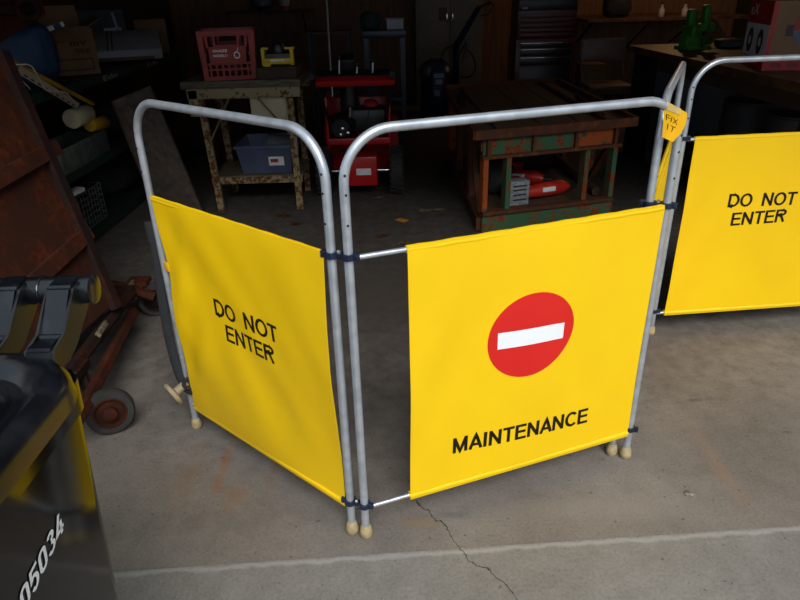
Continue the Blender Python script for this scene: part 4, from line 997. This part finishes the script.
# folding chair
YF = 6.35
fc = thing('folding_chair', 'brown padded folding chair beside the tool cabinet', 'chair', (aty(605, 85, YF).x, YF, 0), -.05)
fxm = aty(606, 85, YF).x
MB().box((fxm, YF+.02, .44), (.42, .38, .035), None, .012).build('seat', 'chair', fc)
MB().box((fxm+.01, YF+.22, .74), (.42, .025, .20), (-.12, 0, 0), .012).build('backrest', 'chair', fc)
for x in (-1, 1):
    T(fillet([(fxm+x*.20, YF-.22, 0), (fxm+x*.20, YF+.20, .60), (fxm+x*.20, YF+.25, .84)], .05), .011).build('leg', 'chair', fc)
    T([(fxm+x*.18, YF+.26, 0), (fxm+x*.18, YF-.12, .43)], .011).build('leg', 'chair', fc)
for y, z in ((YF-.15, .1), (YF+.17, .12)): T([(fxm-.19, y, z), (fxm+.19, y, z)], .007).build('rung', 'chair', fc)
tag(MB().box((aty(592, 72, 7.1).x, 7.15, .28), (.26, .26, .56), None, .01).build('yellow_bin', 'bucket_yellow'), 'dull yellow box standing behind the folding chair', 'box')
# wall shelf with bracket
YW = 7.6
ws = thing('wall_shelf', 'narrow wall shelf with slanting brackets at the back right', 'shelf', (2.9, YW+.5, .95))
xa, xb = aty(588, 20, YW).x, aty(700, 20, YW).x; wz = aty(630, 20, YW).z
MB().box(((xa+xb)/2+.3, YW+.55, wz), (xb-xa+.6, 1.08, .03)).build('shelf_board', 'bench_top', ws, smooth=False)
for x in (xa+.08, xa+.75, xb): T([(x, YW+.1, wz-.01), (x, YB, wz-.45)], .012, 6).build('bracket', 'black', ws)
def bottle(px, lb):
    x = aty(px, 20, YW).x
    b = thing('glass_bottle', lb, 'bottle', (x, YW+.12, wz+.015)); MB().lathe((0, 0, 0), [(.03, 0), (.034, .01), (.034, .075), (.016, .10), (.014, .13)], 16).build('bottle_body', 'brass', b, local=True)
    MB().lathe((0, 0, .13), [(.016, 0), (.016, .02), (.012, .022)], 12).build('cap', 'drum_grey', b, local=True)
bottle(664.5, 'small shiny jar standing mid-way on the back wall shelf'); bottle(688, 'small shiny jar on the wall shelf just left of the green vise')
lump('dark_bag', 'dark bag standing on the left of the back wall shelf', 'bag', (aty(625, 10, YW).x, YW+.3, wz+.015), (.3, .2, .25), 'dark', 1.1)
# beam with shelf top left-centre
up_s = thing('upper_shelf', 'dark timber shelf on the back wall above the red crate', 'shelf', (-1.6, YB-.2, 1.0))
uz = aty(270, 12, 8.3).z; ua, ub_ = aty(225, 12, 8.3).x, aty(310, 12, 8.3).x
MB().box(((ua+ub_)/2, 8.5, uz), (ub_-ua, .4, .03)).build('shelf_board', 'brown_wood', up_s, smooth=False)
for x in (ua+.1, ub_-.1): T([(x, 8.34, uz-.01), (x, 8.7, uz-.3)], .012, 6).build('bracket', 'black', up_s)
tcu = thing('tin_cup', 'small pale cup with red band on the dark upper shelf', 'cup', (aty(285, 6, 8.4).x, 8.4, uz+.015))
MB().lathe((0, 0, 0), [(.05, 0), (.07, .14), (.064, .14), (.046, .01)], 18).build('cup_body', 'card_white', tcu, local=True); MB().lathe((0, 0, .005), [(.052, 0), (.058, .04)], 18).build('band', 'sticker_red', tcu, local=True)
MBp = MB().lathe((0, 0, 0), [(.06, 0), (.13, .05), (.14, .12), (.12, .16), (.11, .16)], 20)
pp = MBp.build('round_pot', 'tote'); pp.location = (aty(262, 6, 8.4).x, 8.42, uz+.015); tag(pp, 'dark blue round pot left of the pale cup on the upper shelf', 'pot')
# tall weathered panel behind charger
tag(MB().box((-1.33, 6.75, aty(270, 14, 6.75).z/2), (.80, .05, aty(270, 14, 6.75).z), (-.03, 0, 0)).build('weathered_panel', 'brown_wood', smooth=False), 'tall weathered wooden panel standing behind the red crate', 'panel')

# ================================================================== RIGHT WORKBENCH
zb_ = .86
K0 = atz(628, 45, zb_); K1 = atz(806, 84, zb_); kd = (K1-K0).normalized(); kn = V((-kd.y, kd.x, 0))
if kn.x < 0: kn = -kn
wbn = thing('workbench', 'long workbench with worn brown top on the right side of the garage', 'workbench', (K0+K1)/2+kn*.35-Z*zb_)
K1e = K1+kd*.35
MB().prism([K0-Z*.05, K1e-Z*.05, K1e+kn*.95-Z*.05, K0+kn*.95-Z*.05], (0, 0, .05)).build('bench_top', 'bench_top', wbn, smooth=False)
def kbox(a0, a1, n0, n1, z0, z1): return MB().prism([K0+kd*a0+kn*n0+Z*(z0-zb_), K0+kd*a1+kn*n0+Z*(z0-zb_), K0+kd*a1+kn*n1+Z*(z0-zb_), K0+kd*a0+kn*n1+Z*(z0-zb_)], (0, 0, z1-z0))
kbox(.02, .50, .06, .7, .0, zb_-.05).build('cupboard', 'bench_blue', wbn, smooth=False)
for a in (.9, 2.3):
    for n_ in (.06, .8): kbox(a, a+.07, n_, n_+.07, 0, zb_-.05).build('leg', 'drum_grey' if n_ < .1 else 'brown_wood', wbn, smooth=False)
kbox(.55, 2.3, .05, .08, zb_-.14, zb_-.05).build('apron', 'brown_wood', wbn, smooth=False)
kbox(.55, 2.35, .1, .85, .14, .17).build('lower_shelf', 'brown_wood', wbn, smooth=False)
for i, (a, lb) in enumerate(((1.25, 'dull grey metal drum under the workbench, nearer the cupboard'), (1.75, 'dull grey metal drum under the workbench, nearest the camera'))):
    c_ = K0+kd*a+kn*.42; c_.z = .17
    dr = thing('metal_drum', lb, 'drum', c_); MB().lathe((0, 0, 0), [(.17, 0), (.18, .01), (.18, .2), (.185, .21), (.18, .22), (.18, .42), (.17, .43)], 28).build('drum_body', 'drum_grey', dr, local=True)
    MB().torus((0, 0, .43), .172, .008).build('drum_rim', 'drum_grey', dr, local=True)
# green vise
vc = atz(692, 49, zb_); vs = thing('bench_vise', 'bright green bench vise bolted near the far end of the workbench', 'vise', vc, .25)
k_ = 1.05
s = MB(); s.box((0, 0, .012), (.20, .16, .024), None, .004); s.lathe((0, 0, .02), [(.08, 0), (.075, .02), (.045, .05), (.045, .07)], 24); s.build('vise_base', 'vise', vs, local=True)
s = MB(); s.box((-.01, .02, .115), (.09, .12, .09), None, .012); s.box((-.055, .02, .055), (.05, .09, .09), None, .012); s.box((.0, .06, .20), (.07, .05, .14), None, .012); s.build('fixed_jaw', 'vise', vs, local=True)
s = MB(); s.box((.045, -.055, .15), (.13, .05, .055), None, .01); s.box((.05, -.03, .235), (.055, .05, .13), (0, -.05, 0), .012); s.tube([(.0, -.10, .11), (.0, .02, .11)], .026); s.build('moving_jaw', 'vise', vs, local=True)
T([(-.0, -.13, .11), (0, -.09, .11)], .018).build('screw', 'drum_grey', vs, local=True); T([(-.02, -.125, .02), (.02, -.125, .20)], .006).build('tommy_bar', 'drum_grey', vs, local=True)
MB().tube([(.12, .03, .05), (.18, .05, .045)], .03, 10).build('anvil_horn', 'vise', vs, local=True)
# red carton on the bench
rbp0 = V(atz(740, 63, zb_)); rbp1 = V(atz(761, 70.5, zb_))
e1 = (rbp1-rbp0); Lw = e1.length
# near-left vertical corner sits at rbp1; left face runs rbp1->rbp0, front face runs to the right
fr_d = V((.95, -.12, 0)).normalized(); sdv = e1.normalized()*-1
rb_ = thing('product_carton', 'red, grey and tan printed carton on the workbench at the right edge', 'box', rbp1)
q1 = rbp1; Wd, Dp, Hh = .46, Lw, .35
sdv = (rbp0-rbp1).normalized(); fr_d = V((sdv.y, -sdv.x, 0))
pA_, pB_, pC_, pD_ = q1, q1+fr_d*Wd, q1+fr_d*Wd+sdv*Dp, q1+sdv*Dp
MB().prism([pA_, pB_, pC_, pD_], (0, 0, Hh)).build('carton_body', 'box_tan', rb_, smooth=False)
def lf(u0, u1, v0, v1, lift):   # left face: u from far to near
    return lambda u, v: (pD_+(pA_-pD_)*(u0+(u1-u0)*u)+Z*Hh*(v0+(v1-v0)*v)+V((-fr_d.x, -fr_d.y, 0))*lift, -fr_d)
nf = V((fr_d.y, -fr_d.x, 0))
def ff(u0, u1, v0, v1, lift): return lambda u, v: (pA_+(pB_-pA_)*(u0+(u1-u0)*u)+Z*Hh*(v0+(v1-v0)*v)+nf*lift, nf)
def sticker(name, m, f, lb=None): return MB().grid(f, 1, 1, .0006).build(name, m, rb_, smooth=False, label=lb)
sticker('red_band', 'box_red', lf(0, 1, .66, 1, .0010), 'red top band'); sticker('grey_panel', 'box_grey', lf(0, 1, .12, .66, .0010), 'grey printed panel'); sticker('red_band', 'box_red', lf(0, 1, 0, .12, .0010))
for u0 in (.12, .56):
    c_, nn_ = lf(u0+.13, u0+.14, .40, .41, .002)(0, 0)
    s = MB()
    pts_ = []
    for k in range(24):
        a = 2*PI*k/24; pts_.append(lf(0, 1, 0, 1, .0018)(u0+.14+.12*math.cos(a), .40+.19*math.sin(a))[0])
    s.prism(pts_, -fr_d*.0006).build('printed_tool', 'box_ink', rb_, smooth=False, label='printed dark oval tool picture')
    pts_ = [lf(0, 1, 0, 1, .0026)(u0+.14+.05*math.cos(2*PI*k/16), .40+.07*math.sin(2*PI*k/16))[0] for k in range(16)]
    MB().prism(pts_, -fr_d*.0006).build('printed_detail', 'sticker_white', rb_, smooth=False)
lettering('carton_lettering', 'eX', lf(.08, .42, .78, .95, .0016), 'sticker_white', rb_, .0, .0008)
for u in (.05, .4): lettering('carton_small_print', 'IIII', lf(u, u+.28, .14, .18, .0016), 'box_ink', rb_, .0, .0008)
sticker('red_band', 'box_red', ff(0, 1, 0, .16, .0010), 'red bottom band')
sticker('red_stripe', 'box_red', ff(0, .05, 0, 1, .0014))
for u in (.10, .28, .46): lettering('carton_small_print', 'IOI', ff(u, u+.1, .05, .11, .002), 'box_ink', rb_, .03, .0008)
pts_ = [ff(0, 1, 0, 1, .0012)(.42+.16*math.cos(2*PI*k/28), .58+.22*math.sin(2*PI*k/28))[0] for k in range(28)]
MB().prism(pts_, nf*.0006).build('printed_emblem', 'tote', rb_, smooth=False, label='printed blue and red round picture')
pts_ = [ff(0, 1, 0, 1, .0020)(.42+.16*math.cos(PI*.1+PI*1.0*k/14), .64+.22*math.sin(PI*.1+PI*1.0*k/14))[0] for k in range(15)]
MB().prism(pts_, nf*.0006).build('printed_arc', 'box_red', rb_, smooth=False)
sticker('printed_square', 'box_ink', ff(.18, .27, .5, .66, .0016))
# tarp behind the vise
lump('wire_coil', 'dark tangle of wire on the workbench right of the green vise', 'wire', atz(724, 49, zb_)+V((.08, .1, 0)), (.2, .18, .07), 'drum_grey', 9.9)

# ================================================================== small stuff on the floor
def leaf(px, py, size, m, lb, rz):
    p = atz(px, py, .002); s = MB(); n = 22
    def rad(a): return size*(.55+.45*abs(math.cos(2.5*a)))
    c = s.bm.verts.new(p+V((0, 0, size*.12)))
    R_ = []
    for k in range(n):
        a = 2*PI*k/n; r = rad(a); R_.append(s.bm.verts.new(p+V((math.cos(a+rz)*r, math.sin(a+rz)*r*.8, size*.12*abs(math.sin(a*2+rz))))))
    for k in range(n): s.bm.faces.new((c, R_[k], R_[(k+1) % n]))
    r = bmesh.ops.solidify(s.bm, geom=list(s.bm.faces), thickness=.0012)
    s.tube([p+V((0, 0, .004)), p+V((math.cos(rz+.3)*size*1.5, math.sin(rz+.3)*size*1.5, .003))], .0015, 5)
    return tag(s.build('fallen_leaf', m, smooth=False), lb, 'leaf')
leaf(382, 236, .045, 'leaf', 'curled brown leaf on the floor just right of the barrier hinge posts', .4)
leaf(405, 243, .045, 'leaf_pale', 'pale brown leaf on the floor just above the maintenance banner', 1.0)
leaf(424, 211, .05, 'leaf_pale', 'pale leaf on the floor right of the yellow paper scrap', 2.0)
leaf(440, 210, .045, 'leaf_pale', 'pale leaf on the floor beside the green work table foot', 2.7)
leaf(351, 213, .04, 'leaf', 'small brown leaf glimpsed right of the barrier posts, beyond the hinge', 1.7)
leaf(377, 198, .04, 'leaf_pale', 'pale leaf scrap on the floor before the snow blower wheel', .2)
leaf(284, 216, .05, 'leaf', 'brown leaf on the floor below the cream stand', 1.2)
leaf(296, 224, .045, 'leaf', 'brown leaf nearest the top edge of the left banner', 2.2)
p = atz(402, 220, .004); tag(MB().box(p, (.055, .07, .004), (.05, .06, .9), .001).build('paper_scrap', 'leaf_yellow'), 'small orange-yellow scrap lying on the dark floor', 'scrap')
for px, py, lb in ((689, 494, 'pebble on the concrete at lower right'), (591, 493, 'tiny pebble left of the larger one on the concrete'), (604, 460, 'tiny white chip by the barrier feet')):
    q = atz(px, py, 0); s = MB(); bmesh.ops.create_icosphere(s.bm, subdivisions=2, radius=.010 if px == 689 else .003)
    for v in s.bm.verts: v.co = V((v.co.x*1.5, v.co.y, v.co.z*.7))*(1+.3*noise.noise(v.co*300))+q+V((0, 0, .002))
    tag(s.build('pebble', 'stone'), 'small ' + lb, 'pebble')

# ================================================================== LIGHT
wld = bpy.data.worlds.new('sky'); bpy.context.scene.world = wld; wld.use_nodes = True
nt = wld.node_tree; bg = nt.nodes['Background']
tcn = nt.nodes.new('ShaderNodeTexCoord'); sx_ = nt.nodes.new('ShaderNodeSeparateXYZ'); rp = nt.nodes.new('ShaderNodeValToRGB')
nt.links.new(tcn.outputs['Generated'], sx_.inputs[0]); nt.links.new(sx_.outputs[2], rp.inputs[0]); nt.links.new(rp.outputs[0], bg.inputs[0])
e = rp.color_ramp.elements; e[0].position = 0; e[0].color = (.55, .60, .66, 1); e[1].position = .5; e[1].color = (.68, .84, 1, 1)
bg.inputs[1].default_value = .62
sun = bpy.data.lights.new('sun', 'SUN'); sun.energy = 2.3; sun.angle = math.radians(38); sun.color = (1, .97, .92)
so = bpy.data.objects.new('sun', sun); C.objects.link(so)
so.rotation_euler = V((-.16, .74, -.72)).to_track_quat('-Z', 'Y').to_euler()
bl_ = bpy.data.lights.new('bulb_light', 'POINT'); bl_.energy = 8; bl_.color = (1, .55, .25); bl_.shadow_soft_size = .04
bo = bpy.data.objects.new('bulb_light', bl_); C.objects.link(bo); bo.location = (3.0, 7.2, 2.0)
lb_ = thing('ceiling_bulb', 'warm bulb hanging on a cord over the back right corner', 'lamp', (3.0, 7.2, 2.1))
T([(3.0, 7.2, 2.16), (3.0, 7.2, 2.7)], .005).build('cord', 'black', lb_); MB().lathe((3.0, 7.2, 2.08), [(.02, 0), (.025, .04), (.02, .09)], 14).build('socket', 'black', lb_)

# ================================================================== CAMERA
cam = bpy.data.cameras.new('camera'); co = bpy.data.objects.new('camera', cam); C.objects.link(co)
cam.sensor_width = 36; cam.lens = F_PX/800*36; cam.clip_start = .02
mw = Matrix((( CR.x, CU.x, -_F.x, 0), (CR.y, CU.y, -_F.y, 0), (CR.z, CU.z, -_F.z, CH), (0, 0, 0, 1)))
co.matrix_world = mw
sc = bpy.context.scene; sc.camera = co
sc.view_settings.view_transform = 'Standard'; sc.view_settings.look = 'None'; sc.view_settings.gamma = 1
sc.view_settings.use_curve_mapping = False; sc.view_settings.exposure = .45
